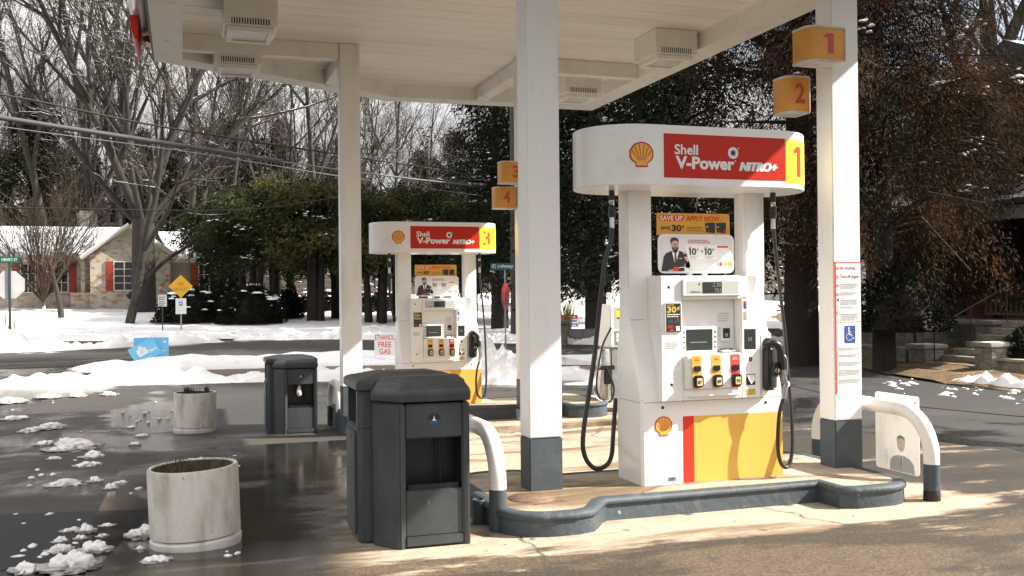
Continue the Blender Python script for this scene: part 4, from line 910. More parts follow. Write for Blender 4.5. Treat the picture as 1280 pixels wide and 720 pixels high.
# faded poster tied to the right-hand hoop
r = thing('faded_poster', (5.03, 5.895, .0), 'sun bleached poster board of a man tied to the right pipe hoop', 'poster')
PZ = Matrix.Translation((0, 0, 0)); PO = lambda u, v, d=0.: Vector((-.004 - d, u, v))
mb = MB(); mb.prism([(x, y) for x, y in rrect2d(0, .475, .125, .70, .025)], -.003, .003, mtx=Matrix(((0, 0, 1, 0), (1, 0, 0, 0), (0, 1, 0, 0), (0, 0, 0, 1))))
mb.build('board', mat('bleached_board', (.82, .81, .79), .5, col2=(.74, .72, .69), scale=4, transl=.42), r)
mb = MB(); FA = lambda u, v: (.475 - u, v)
fshape(mb, PO, [FA(.16, .13), FA(.165, .20), FA(.20, .235), FA(.25, .25), FA(.32, .25), FA(.37, .235), FA(.42, .20), FA(.43, .13)], 0)
mb.add([PO(.475 - .285 + .043 * math.cos(2 * math.pi * i / 20), .335 + .058 * math.sin(2 * math.pi * i / 20), .001) for i in range(20)], [tuple(range(20))], 1)
fshape(mb, lift(PO, .0015), [FA(.24, .345), FA(.245, .385), FA(.285, .402), FA(.325, .385), FA(.33, .345), FA(.318, .37), FA(.285, .38), FA(.252, .37)], 2)
for u in (.268, .302): disc(mb, lift(PO, .002), .475 - u, .34, .005, 2, 8, .003)
rect(mb, lift(PO, .002), .475 - .300, .475 - .270, .303, .307, 2)
fshape(mb, lift(PO, .0005), [FA(.26, .25), FA(.31, .25), FA(.29, .16)], 3); fshape(mb, lift(PO, .001), [FA(.28, .245), FA(.292, .245), FA(.294, .18), FA(.286, .165), FA(.278, .18)], 0)
fshape(mb, PO, [FA(.10, .17), FA(.14, .17), FA(.14, .27), FA(.10, .27)], 3)
mb.build('print', [mat('bleached_suit', (.46, .49, .53), .5, transl=.6), mat('bleached_skin', (.70, .60, .52), .5, transl=.6), mat('bleached_hair', (.36, .33, .30), .5, transl=.6), mat('bleached_white', (.95, .94, .92), .5, transl=.6), mat('bleached_pink', (.95, .86, .82), .5, transl=.6)], r)
mb = MB()
for u, v in ((.035, .655), (.44, .655)): disc(mb, lift(PO, .001), u, v, .010, 0, 12)
mb.build('eyelet', STEEL, r)
mb = MB(); mb.tube(spline([(-.01, .44, .655), (-.05, .52, .60), (-.10, .60, .545), (-.12, .70, .50), (-.10, .78, .40)]), .005, 6); mb.build('tie_cord', PAPER, r)

PLANTER = mat('planter_concrete', (.66, .63, .58), .7, col2=(.36, .33, .275), scale=5, lo=.42, hi=.78, detail=9, spots=(.14, .12, .095), spot_scale=14, spot_size=-.015, bump=.3, bscale=50, stretch=(1.5, 1.5, .5))
def make_planter(loc, tilt, label, seed, rad=.262, h=.45, snowy=True):
    random.seed(seed)
    r = thing('concrete_planter', loc, label, 'planter', 'round concrete planters'); r.rotation_euler = (R_(tilt[0]), R_(tilt[1]), 0)
    mb = MB(); mb.lathe([(.0, .045), (rad - .02, .045), (rad, .05), (rad + .002, h - .02), (rad - .004, h), (rad - .022, h), (rad - .026, h - .008)], n=64); autosmooth(mb.build('tub', PLANTER, r), 40)
    mb = MB(); mb.lathe([(rad - .026, h - .007), (rad - .030, h - .03), (rad - .034, h - .2), (0, h - .2)], n=64); mb.build('inner_wall', mat('dark_inner_wall', (.05, .042, .03), .9, col2=(.09, .075, .05), scale=12), r)  # inner wall coloured much darker than the outside of the tub
    mb = MB(); mb.lathe([(0, -.03), (rad - .002, -.03), (rad + .004, .0), (rad + .003, .026), (rad - .01, .038), (rad - .02, .044), (0, .044)], n=64); autosmooth(mb.build('base_ring', PLANTER, r), 40)
    mb = MB(); V = []; nr = 7
    for i in range(nr):
        for j in range(28):
            a = 2 * math.pi * j / 28; q = (rad - .037) * i / (nr - 1); V.append((q * math.cos(a), q * math.sin(a), h - .085 + .03 * fbm(q * math.cos(a) + seed, q * math.sin(a), 9)))
    mb.add(V, [(i * 28 + j, i * 28 + (j + 1) % 28, (i + 1) * 28 + (j + 1) % 28, (i + 1) * 28 + j) for i in range(nr - 1) for j in range(28)], 0, True)
    mb.build('soil', mat('planter_soil', (.035, .026, .018), .9, col2=(.06, .045, .03), scale=20, bump=.8, bscale=60), r)
    mb = MB()
    for _ in range(170):
        a = random.uniform(0, 6.28); q = (rad - .05) * math.sqrt(random.random()); b = Vector((q * math.cos(a), q * math.sin(a), h - .09)); t = Vector((random.gauss(0, .05), random.gauss(0, .05), random.uniform(.05, .16)))
        mb.tube([b, b + t * .6, b + t + Vector((random.gauss(0, .02), random.gauss(0, .02), -.01))], [.0026, .002, .0008], 3, 0, False)
    mb.build('dry_grass', mat('dead_grass', (.10, .07, .04), .8, col2=(.05, .045, .02), scale=9), r)
    if not snowy:
        for cx, cy, k in ((-.12, -.05, 9), (-.05, -.1, 16), (.15, .05, 8)):
            mb = MB()
            for _ in range(k):
                a = random.uniform(0, 6.28); mb.tube([(cx, cy, h - .11), (cx + .02 * math.cos(a), cy + .02 * math.sin(a), h + random.uniform(-.02, .02)), (cx + .035 * math.cos(a), cy + .035 * math.sin(a), h + random.uniform(.02, .09))], [.007, .010, .003], 5, 0)
            mb.build('winter_plant', mat('winter_plant', (.035, .045, .025), .8), r)
    return r
SLUSH = mat('slush', (.40, .385, .365), .3, col2=(.16, .15, .14), scale=9, lo=.4, hi=.65, bump=.6, bscale=40)
lump_cache = {}
def lump_mesh(seed, sub=3):
    if (seed, sub) in lump_cache: return lump_cache[seed, sub]
    bm = bmesh.new(); bmesh.ops.create_icosphere(bm, subdivisions=sub, radius=1)
    for v in bm.verts:
        p = v.co.normalized(); o = Vector((seed * 3.1, 0, seed))
        c = noise.voronoi(p * 1.7 + o)[0]; k = .62 + .55 * c[0] + .30 * noise.fractal(p * 1.3 + o, .9, 2, 5) + .16 * abs(noise.fractal(p * 4.5 + o, .7, 2, 4)) + .05 * noise.fractal(p * 13 + o, .7, 2, 2)
        v.co = p * max(.35, min(1.35, k)); v.co.z = v.co.z if v.co.z > -.25 else -.25
    for f in bm.faces: f.smooth = True
    me = bpy.data.meshes.new('snow_clump'); bm.to_mesh(me); bm.free(); me.materials.append(SNOW if seed % 2 else SNOWD); lump_cache[seed, sub] = me; return me
def clump(p, sx, sy, sz, label, seed, rz=0., group='snow clumps on the wet asphalt', z=None):
    r = random.Random(seed * 31 + int(sx * 1e4)); mb = MB(); k = max(2, min(6, int(sx / max(sz, .004) * 1.5)))
    for i in range(k):
        t = (i + .5) / k * 2 - 1; a = .72 if k <= 3 else .52; me = lump_mesh(r.choice((1, 3, 5, 7, 9)), 4 if sx > .07 else 3)
        q = max(.35, 1 - .55 * abs(t)) * r.uniform(.7, 1.15)
        M = Matrix.Translation((t * sx * (1 - a * .6) + r.gauss(0, .05) * sx, r.gauss(0, .3) * sy, 0)) @ Matrix.Rotation(r.uniform(0, 6.28), 4, 'Z') @ Matrix.Diagonal((max(sx * a * q, sz * .5), max(sy * a * 1.2 * q, sz * .5), sz * q, 1))
        mb.add([M @ v.co for v in me.vertices], [tuple(f.vertices) for f in me.polygons], 0, True)
    me = lump_mesh(3, 4); M = Matrix.Diagonal((sx * 1.12, sy * 1.25, sz * .22, 1)); mb.add([M @ v.co for v in me.vertices], [tuple(f.vertices) for f in me.polygons], 1, True)
    o = mb.build('snow_clump', [SNOW if seed % 2 else SNOWD, SLUSH])
    o.location = (p.x, p.y, (p.z if z is None else z) + sz * .14); o.rotation_euler = (0, 0, rz); return tag(o, label, 'snow clump', group)
p1 = make_planter((.065, 6.30, .012), (0, -2.2), 'round stained concrete planter leaning left, in the foreground', 3)
p2 = make_planter((.14, 13.94, -.30), (0, .5), 'round concrete planter with dark winter stalks, left of the farther bin', 5, rad=.272, h=.50, snowy=False)
o = clump(Vector((-.03, 6.22, .38)), .09, .06, .05, 'small heap of snow on the soil of the leaning planter', 1, group='snow heaps in planters', z=.385)

# ------------------------------------------------------------------ snow on the lot
def px(a): return a * .12
for (x, y, w, h, lab, sd) in [
    (88, 712, 62, 36, 'largest dirty snow chunk at the lower left edge', 2), (36, 714, 38, 20, 'low snow chunk left of the largest chunk', 3), (120, 690, 36, 22, 'rounded snow chunk behind the largest chunk', 1), (75, 690, 30, 18, 'snow chunk at the back of the foreground pile', 4),
    (178, 672, 36, 28, 'white snow chunk touching the left side of the leaning planter', 1), (197, 702, 34, 12, 'flat snow scrap in front of the leaning planter', 3), (108, 666, 22, 20, 'pointed snow chunk in the middle of the row behind the pile', 5), (134, 658, 18, 8, 'thin snow scrap on the dark asphalt patch', 3),
    (88, 664, 22, 10, 'flat snow scrap left of the pointed chunk', 4), (75, 678, 18, 11, 'small grey snow chunk behind the pile', 2), (100, 675, 14, 12, 'small round snow chunk before the pointed chunk', 1), (128, 671, 14, 9, 'small snow chunk right of the pointed chunk', 4),
    (120, 603, 18, 12, 'upright snow chunk in the middle row of snow', 5), (139, 612, 16, 13, 'snow chunk on the seam of the dark patch', 1), (80, 606, 40, 10, 'long snow heap in the middle row of snow', 4), (150, 604, 16, 5, 'thin strip of snow right of the middle row', 3), (175, 687, 12, 8, 'tiny snow chunk before the planter', 1),
    (115, 572, 26, 10, 'snow heap with two humps at mid distance', 1), (92, 561, 60, 14, 'long row of old snow at mid distance', 2), (68, 574, 16, 6, 'lone small snow scrap at mid distance', 4), (110, 582, 30, 7, 'thin snow scrap before the two humped heap', 3), (55, 556, 24, 9, 'left end of the long row of old snow', 3),
    (169, 556, 14, 6, 'lone snow scrap in front of the far planter', 1), (60, 535, 40, 9, 'broken snow heap near the left edge, farther off', 4), (36, 540, 22, 8, 'low snow scrap at the left edge, farther off', 2), (18, 524, 30, 6, 'thin snow scrap at the left edge beyond', 3),
    (98, 496, 20, 8, 'white snow lump on the sunlit lot, far left', 1), (60, 497, 30, 8, 'flat snow heap on the sunlit lot, far left', 3), (137, 494, 20, 8, 'white snow lump left of the blue reflection', 5), (10, 503, 40, 8, 'long snow heap at the far left edge of the lot', 4), (178, 545, 18, 4, 'thin sliver of snow left of the far planter', 3), (163, 535, 10, 5, 'tiny snow lump by the blue reflection', 1)]:
    p = G(x, y); d = (p - EYE).length; s = d / FPX
    random.seed(x * 7 + y); clump(p, w * s * .5, w * s * .42, h * s * .58, lab, sd, random.uniform(-.5, .5))
mb = MB(); random.seed(12)
for _i in range(470):
    x, y = random.uniform(0, 300), random.uniform(486, 715)
    if _i > 330: x = random.uniform(1085, 1290); y = 478 + (x - 1085) * .085 + random.gauss(0, 4 + (x > 1180) * 4)
    if _i > 330 and noise.noise(Vector((x * .035, y * .12, 5.))) < .02: continue
    if _i <= 330 and noise.noise(Vector((x * .012, y * .03, 2.))) < .18: continue
    p = G(x, y)
    if (p.x - .07) ** 2 + (p.y - 6.3) ** 2 < .12 or (p.x - .14) ** 2 + (p.y - 13.9) ** 2 < .14: continue
    s = random.uniform(.01, .04) * (1 if _i <= 330 else random.choice((1., 1.5, 3.2))); me = lump_mesh(random.choice((3, 1)), 1)
    M = Matrix.Translation((p.x, p.y, p.z + .004)) @ Matrix.Rotation(random.uniform(0, 6), 4, 'Z') @ Matrix.Diagonal((s * random.uniform(.8, 2), s, s * random.uniform(.3, .7), 1))
    mb.add([M @ v.co for v in me.vertices], [tuple(f.vertices) for f in me.polygons], 0, True)
tag(mb.build('snow_crumbs', SNOW), 'scattered crumbs of old snow on the asphalt', 'snow', kind='stuff')

def bank(pts, width, height, seed, res=.085, prof=1.4):
    C_ = spline([(x, y, 0) for x, y in pts], 24); mb = MB()
    # resample
    S = [C_[0]]
    for p in C_[1:]:
        while (p - S[-1]).length > res: S.append(S[-1] + (p - S[-1]).normalized() * res)
    m = max(6, int(width / res)); V = []
    for i, p in enumerate(S):
        t = (S[min(i + 1, len(S) - 1)] - S[max(i - 1, 0)]).normalized(); nrm = Vector((-t.y, t.x, 0))
        endk = min(1, i / 8, (len(S) - 1 - i) / 8)
        for j in range(m + 1):
            u = j / m * 2 - 1; q = p + nrm * (u * width / 2 * (1 + .35 * fbm(p.x + seed, p.y, .6)))
            big = .38 + .75 * fbm(q.x + seed, q.y, .9, 3); lum = .75 * abs(fbm(q.x, q.y + seed, 2.6, 4)) + .35 * abs(fbm(q.x + 7, q.y, 7, 3))
            h = height * max(0, 1 - abs(u) ** prof) ** .7 * max(-.12, big + lum) * endk
            V.append((q.x, q.y, gz(q.y) - .02 + h + (.03 if abs(u) < .9 else 0) * endk))
    n = m + 1
    mb.add(V, [(i * n + j, i * n + j + 1, (i + 1) * n + j + 1, (i + 1) * n + j) for i in range(len(S) - 1) for j in range(m)], 0, True)
    return mb
kerb = MB()
# kerbed median with snow on top
MED = [(-2.45, 23.7), (-2.25, 22.75), (-1.6, 22.25), (1.6, 21.95), (4.6, 21.4), (7.2, 20.4), (9.0, 19.4), (9.4, 20.2), (7.4, 22.4), (4.4, 24.9), (1.4, 25.6), (-1.2, 25.0)]
zz = -.24
kerb.prism(MED, zz - .3, zz + .17, bev=.03)
tag(kerb.build('kerbed_median', mat('tan_kerb', (.36, .29, .21), .75, col2=(.30, .25, .19), scale=4, bump=.2)), 'tan concrete kerb of the snowed over median by the road', 'kerb', kind='structure')
mb = MB(); V = []
n = len(MED); cen = Vector((sum(p[0] for p in MED) / n, sum(p[1] for p in MED) / n))
MS = [Vector((p.x, p.y)) for p in spline([(x, y, 0) for x, y in MED + MED[:1]], 8)][:-1]; n = len(MS); NR = 16
for i in range(NR + 1):
    for p in MS:
        q = cen.lerp(p, 1 - .03 - (1 - .03) * (i / NR) ** 1.5) if i else cen.lerp(p, .985)
        V.append((q.x, q.y, zz + .155 + (0 if i == 0 else .03 + .10 * min(1, i / 4) * (1 + .8 * fbm(q.x, q.y, 1.1)) + .03 * fbm(q.x, q.y, 4))))
mb.add(V, [(i * n + j, i * n + (j + 1) % n, (i + 1) * n + (j + 1) % n, (i + 1) * n + j) for i in range(NR) for j in range(n)], 0, True)
tag(mb.build('median_snow', SNOW), 'snow lying on the kerbed median', 'snow', kind='structure')
mb = MB()
for P, w, h, s in [([(-14, 22.4), (-8, 22.2), (-4, 21.8), (-2.4, 21.5), (-.5, 21.3), (1.5, 21.1), (4, 20.7), (6.2, 19.9), (8.5, 18.8)], .95, .26, 3.3), ([(-30, 30.6), (-12, 30.2), (-6, 30.3), (-2.8, 30.8), (-.6, 32.0), (1.2, 33.0)], 1.1, .30, 8.1), ([(-6.4, 31.6), (-4.9, 31.2), (-3.9, 31.0)], 1.9, .55, 5.5),
                   ([(1.5, 33.6), (4.8, 32.9), (9, 29.4), (13, 27), (18, 25)], 1.0, .26, 1.7), ([(-40, 38.8), (-12, 36.9), (-5.8, 35.6), (-1.5, 34.7), (2.2, 34.1)], .7, .16, 2.9), ([(4.2, 19.9), (5.6, 19.6), (6.8, 19.0)], 2.0, .80, 6.6), ([(7.3, 19.9), (8.6, 19.3), (10.0, 19.2)], .7, .2, 9.3), ([(7.0, 18.3), (8.6, 17.8), (10.2, 17.6)], .5, .12, 4.3),
                   ([(14.0, 13.1), (14.15, 14.8), (14.3, 15.9)], .55, .26, 7.2), ([(14.9, 13.0), (15.1, 15.0), (15.3, 16.0)], .8, .12, 5.1), ([(11.2, 22.5), (13.2, 21.6)], .8, .2, 8.8), ([(12.5, 29.5), (15, 28.5), (18, 27)], 1.6, .35, 2.2)]:
    q = bank(P, w, h, s); mb.add(q.v, q.f, 0, True)
tag(mb.build('snow_bank', SNOWD), 'ploughed snow banked along the kerbs and road edges', 'snow', kind='stuff')

# ------------------------------------------------------------------ signs and posts
def facing(p): return math.atan2(p.x, -p.y) if False else -math.atan2(p.x, p.y)
def plate(poly, th=.004): 
    mb = MB(); mb.prism(poly, -th / 2, th / 2, mtx=Matrix.Rotation(R_(90), 4, 'X')); return mb
SF = lambda u, v, d=0.: Vector((u, -.0028 - d, v))
PALEGREY = mat('sign_back', (.46, .46, .47), .5, col2=(.40, .40, .41), scale=3)
# stop sign from behind with a street name blade
p = G(35, 432); p = Vector((p.x - .1, 31.2, gz(31.2)))
d = 31.2; c = D(12, 356, D(12, 356, 1).y and (31.2 / ray(12, 356).y))
base = Vector((c.x + .0, c.y, gz(c.y) + .1))
r = thing('stop_sign', base, 'back of an octagonal stop sign with a green street name blade, at the left edge', 'road sign', rz=facing(c))
hz = c.z - base.z
mb = MB(); mb.box(-.035, .035, -.05, -.02, -.3, hz + .95, bev=.004, seg=1); mb.build('post', GREENPOLE, r)
mb = plate([(.42 * math.cos(R_(22.5 + 45 * i)), hz + .42 * math.sin(R_(22.5 + 45 * i))) for i in range(8)]); mb.build('octagon', PALEGREY, r)
mb = MB(); mb.box(-.26, .26, -.062, -.055, hz + .62, hz + .80, 0); write(mb, lambda u, v, d=0.: Vector((u, -.064, v)), 'HENRY ST', -.20, .20, hz + .665, hz + .755, 1, .02); mb.build('name_blade', [mat('blade_green', (.01, .07, .055), .4), mat('blade_letter', (.45, .52, .50), .4)], r)
for x, lab, hgt, m_ in ((7, 'thin blue grey marker stake left of the stop sign post', .95, STEEL), (18, 'thin reddish marker stake right of the stop sign post', .8, mat('stake_red', (.22, .08, .06), .6))):
    q = D(x, 432, 31.5 / ray(x, 432).y); mb = MB(); mb.tube([(0, 0, -.2), (0, 0, hgt)], .018, 6); tag(mb.build('marker_stake', m_, loc=(q.x, q.y, gz(q.y))), lab, 'stake', 'marker stakes')
# no outlet sign
c = D(226, 358, 38 / ray(226, 358).y * 1.0); b = Vector((c.x, c.y, gz(c.y))); hz = c.z - b.z
r = thing('warning_sign', b, 'yellow diamond NO OUTLET sign above a small white and blue notice', 'road sign', rz=facing(c))
mb = MB(); mb.box(-.025, .025, 0, .03, -.2, hz + .3); mb.build('post', STEEL, r)
dm = plate([(0, hz - .42), (.42, hz), (0, hz + .42), (-.42, hz)], .006).build('diamond', mat('warning_yellow', (.80, .44, .02), .4), r)
SW = lift(SF, .002); mb = MB(); write(mb, SW, 'NO', -.10, .10, hz + .035, hz + .15, 0, .0); write(mb, SW, 'OUTLET', -.245, .245, hz - .16, hz - .045, 0, .0); mb.build('lettering', mat('sign_brown', (.16, .10, .02), .5), dm)
w = plate([(-.185, hz - 1.0), (.185, hz - 1.0), (.185, hz - .43), (-.185, hz - .43)]).build('notice', PAPER, r)
mb = MB(); rect(mb, SF, -.07, .06, hz - .70, hz - .55, 0); fshape(mb, lift(SF, .001), [(-.05, hz - .62), (.02, hz - .585), (.02, hz - .655)], 1); rect(mb, SF, -.09, .09, hz - .51, hz - .495, 2); rect(mb, SF, -.1, .1, hz - .78, hz - .77, 2); rect(mb, SF, -.17, .17, hz - .87, hz - .864, 2); mb.build('notice_print', [mat('notice_blue', (.08, .25, .55), .4), PAPER, mat('print_light_grey', (.55, .54, .53))], w)
c = D(203, 376, 37.6 / ray(203, 376).y); b = Vector((c.x, c.y, gz(c.y))); hz = c.z - b.z
r = thing('notice_sign', b, 'small grey white lettered sign on a dark green post, left of the yellow diamond', 'road sign', rz=facing(c))
mb = MB(); mb.box(-.02, .02, 0, .03, -.2, hz); mb.build('post', GREENPOLE, r)
w = plate([(-.15, hz - .20), (.15, hz - .20), (.15, hz + .22), (-.15, hz + .22)]).build('panel', mat('notice_grey', (.62, .61, .60), .5), r)
mb = MB(); random.seed(3)
for k, (v, h_) in enumerate(((.14, .03), (.075, .04), (-.02, .035), (-.09, .04), (-.15, .03))): smalltext(mb, SF, -.12, .12, hz + v, 1, h_, 0, .9)
mb.build('lettering', INK, w)
# blue yard signs in the snow
BLUE = mat('sky_blue_board', (.17, .52, .80), .45)
for k, (x, y, rot, lab, w_, h_) in enumerate(((189, 434, 0, 'light blue lawn sign standing straight behind the tilted one', .78, .46), (181, 439, 30, 'tilted light blue lawn sign with white lettering, in front', .62, .44))):
    yy = 25.0 - .22 * k; c = D(x, y, yy / ray(x, y).y); b = Vector((c.x, c.y, zz + .25)); hz = c.z - b.z
    r = thing('yard_sign', b, lab, 'lawn sign', 'light blue lawn signs in the snow', rz=facing(c))
    T = Matrix.Translation((0, 0, hz)) @ Matrix.Rotation(R_(-rot), 4, 'Y')
    mb = MB(); mb.box(-w_ / 2, w_ / 2, -.004, .004, -h_ / 2, h_ / 2, mtx=T); bd = mb.build('board', BLUE, r)
    TF = lambda u, v, d=0., T=T: T @ Vector((u, -.006 - d, v)); mb = MB()
    if k: fshape(mb, TF, rrect2d(-.17, .05, -.07, .10, .03), 0); rect(mb, lift(TF, .001), -.12, 0, .03, .045, 1); rect(mb, lift(TF, .001), -.12, 0, -.01, .005, 1); disc(mb, TF, -.06, .12, .045, 0, 14); write(mb, TF, 'Here', .06, .26, -.09, .0, 0, .02)
    else: disc(mb, TF, .30, .12, .03, 0, 12); rect(mb, TF, -.30, .0, -.02, .04, 0); rect(mb, TF, .25, .33, -.10, -.08, 0)
    mb.build('print', [PAPER, BLUE], bd)
    mb = MB()
    for u in (-.2, .2): mb.tube([(u, 0, -.35), (u, 0, hz)], .006, 5)
    mb.build('wire_leg', STEEL, r) if False else [MB().tube([(u, .008, -.35), (u, .008, hz)], .006, 5).build('wire_leg', STEEL, r) for u in (-.2, .2)]
# ethanol sign
yy = 22.9; c = D(481, 431, yy / ray(481, 431).y); b = Vector((c.x, c.y, zz + .2)); hz = c.z - b.z
r = thing('yard_sign', b, 'white lawn sign reading ETHANOL FREE GAS in red letters', 'lawn sign', rz=facing(c) + R_(2))
bd = MB().box(-.24, .24, -.004, .004, hz - .26, hz + .26).build('board', PAPER, r); mb = MB(); SG = lambda u, v, d=0.: Vector((u, -.006 - d, v))
for t, w_, v in (('ETHANOL', .225, .11), ('FREE', .15, -.055), ('GAS', .13, -.215)): write(mb, SG, t, -w_, w_, hz + v, hz + v + .125, 0, .01)
mb.build('lettering', REDV, bd)
for u in (-.15, .15): MB().tube([(u, .008, -.4), (u, .008, hz)], .007, 5).build('wire_leg', STEEL, r)
# house-sale sign
yy = 33.5; c = D(712, 401, yy / ray(712, 401).y); b = Vector((c.x, c.y, gz(c.y))); hz = c.z - b.z
r = thing('yard_sign', b, 'red white and blue lawn sign across the road, seen between post and pump', 'lawn sign', rz=facing(c))
bd = MB().box(-.30, .30, -.005, .005, hz - .22, hz + .22).build('board', PAPER, r); mb = MB()
rect(mb, SG, -.30, .30, hz + .07, hz + .22, 0); rect(mb, SG, -.30, .30, hz - .22, hz - .10, 1); rect(mb, lift(SG, .001), -.1, .2, hz + .12, hz + .17, 2); disc(mb, lift(SG, .001), -.22, hz, .08, 0, 14); disc(mb, lift(SG, .002), -.22, hz - .02, .045, 1, 14); rect(mb, lift(SG, .001), -.08, .26, hz - .03, hz + .02, 1); rect(mb, lift(SG, .001), -.2, .25, hz - .18, hz - .14, 2)
mb.build('print', [REDV, BL, PAPER], bd)
for u in (-.25, .25): MB().tube([(u, .01, -.2), (u, .01, hz)], .008, 5).build('wire_leg', STEEL, r)
# stop sign seen nearly edge-on with street name blade, right of the numbered 3 pump
yy = 25.5; c = D(632, 370, yy / ray(632, 370).y); b = Vector((c.x, c.y, gz(c.y))); hz = c.z - b.z
r = thing('stop_sign', b, 'red stop sign turned nearly edge on, with a green street name blade on top', 'road sign', rz=facing(c) + R_(72))
MB().box(-.03, .03, 0, .025, -.2, hz + .75).build('post', STEEL, r)
plate([(.38 * math.cos(R_(22.5 + 45 * i)), hz + .38 * math.sin(R_(22.5 + 45 * i))) for i in range(8)], .006).build('octagon', mat('stop_red', (.35, .03, .03), .4), r)
T = Matrix.Rotation(R_(-72), 4, 'Z'); mb = MB(); mb.box(-.40, .26, -.05, -.04, hz + .70, hz + .88, 0, mtx=T); write(mb, lambda u, v, d=0.: T @ Vector((u, -.053, v)), 'C rdway', -.36, .22, hz + .735, hz + .85, 1, .02); mb.build('name_blade', [mat('blade_teal', (.02, .10, .10), .4), mat('blade_letter2', (.6, .66, .64), .4)], r)
# utility pole and cables
p = G(606, 424); 
mb = MB(); mb.tube([(0, 0, -.3), (.02, 0, 5), (.0, 0, 10.5)], [.17, .15, .12], 12); tag(mb.build('utility_pole', mat('pole_wood', (.055, .045, .036), .85, col2=(.085, .07, .055), scale=3, stretch=(6, 6, .4)), loc=(10.1, 30.2, 0)), 'dark wooden utility pole rising behind the numbered 3 pump', 'utility pole')
def cable(pts, r_, m_, lab, sag=0.):
    P = spline([D(x, y, dd) for x, y, dd in pts], 10); mb = MB(); mb.tube(P, r_, 8); return tag(mb.build('overhead_cable', m_), lab, 'cable', 'overhead cables')
CG = mat('cable_grey', (.055, .055, .057), .7); CB = mat('cable_black', (.015, .015, .015), .7); CW = mat('cable_light', (.16, .155, .15), .6)
cable([(-260, 104, 18), (0, 147, 20.3), (180, 175, 22.3), (352, 202, 24.2)], .056, CG, 'thick grey sleeved cable sloping down from the left edge')
cable([(352, 202, 24.2), (430, 213, 25), (520, 224, 26.2), (604, 233, 32)], .02, CW, 'pale thin cable continuing the grey sleeved cable')
cable([(-260, 82, 18), (0, 118, 20.5), (200, 158, 22.5), (430, 194, 25), (560, 214, 28), (604, 222, 32)], .022, CB, 'twisted black cable above the thick grey one')
cable([(-260, 120, 19), (0, 158, 21), (250, 192, 24), (430, 221, 27), (604, 245, 32)], .009, CW, 'thinnest pale wire just below the thick grey cable')
cable([(-200, 268, 25), (0, 260, 26), (300, 262, 28), (460, 240, 29), (560, 228, 30), (606, 224, 31.5)], .014, CB, 'low slack black cable running to the pole')
cable([(560, 228, 30.2), (580, 230, 30.6), (606, 232, 31.2)], .07, CB, 'short thick black splice closure on the cables by the pole')
# ------------------------------------------------------------------ trees
BARK = mat('grey_bark', (.033, .028, .023), .9, col2=(.016, .0135, .011), scale=5, lo=.4, hi=.65, stretch=(3, 3, .6), snow=2.5, bump=.5, bscale=25)
BARKD = mat('dark_bark', (.026, .022, .018), .9, col2=(.046, .039, .032), scale=4, lo=.4, hi=.7, stretch=(3, 3, .6), snow=2.5)
TWIG = mat('twigs', (.042, .034, .027), .9, col2=(.024, .020, .016), scale=.5, snow=3.5)
CONEBARK = mat('conifer_bark', (.022, .016, .012), .9, col2=(.014, .011, .009), scale=4, stretch=(3, 3, .6))
TWIGB = mat('reddish_twigs', (.075, .050, .033), .9, col2=(.040, .029, .021), scale=.6, snow=3.5)
class Tubes:                                           # many thin tubes, fast
    def __init__(s): s.v = []; s.f = []
    def add(s, P, Rr, n):
        o = len(s.v); u = None; k = len(P)
        for i in range(k):
            t = (P[min(i + 1, k - 1)] - P[max(i - 1, 0)]); t.normalize()
            if u is None: u = t.orthogonal(); u.normalize()
            else:
                u = u - t * u.dot(t)
                if u.length < 1e-5: u = t.orthogonal()
                u.normalize()
            w = t.cross(u)
            for j in range(n):
                a = 6.28318 * j / n; s.v.append(P[i] + (u * math.cos(a) + w * math.sin(a)) * Rr[i])
        for i in range(k - 1):
            for j in range(n):
                s.f.append((o + i * n + j, o + i * n + (j + 1) % n, o + (i + 1) * n + (j + 1) % n, o + (i + 1) * n + j))
    def mesh(s, name, m):
        me = bpy.data.meshes.new(name); me.from_pydata(s.v, [], s.f); me.materials.append(m)
        me.polygons.foreach_set('use_smooth', [True] * len(s.f)); return me
def rot_about(d, ang, rng):
    ax = d.orthogonal().normalized(); ax.rotate(Matrix.Rotation(rng.uniform(0, 6.283), 3, d)); q = d.copy(); q.rotate(Matrix.Rotation(ang, 3, ax)); return q
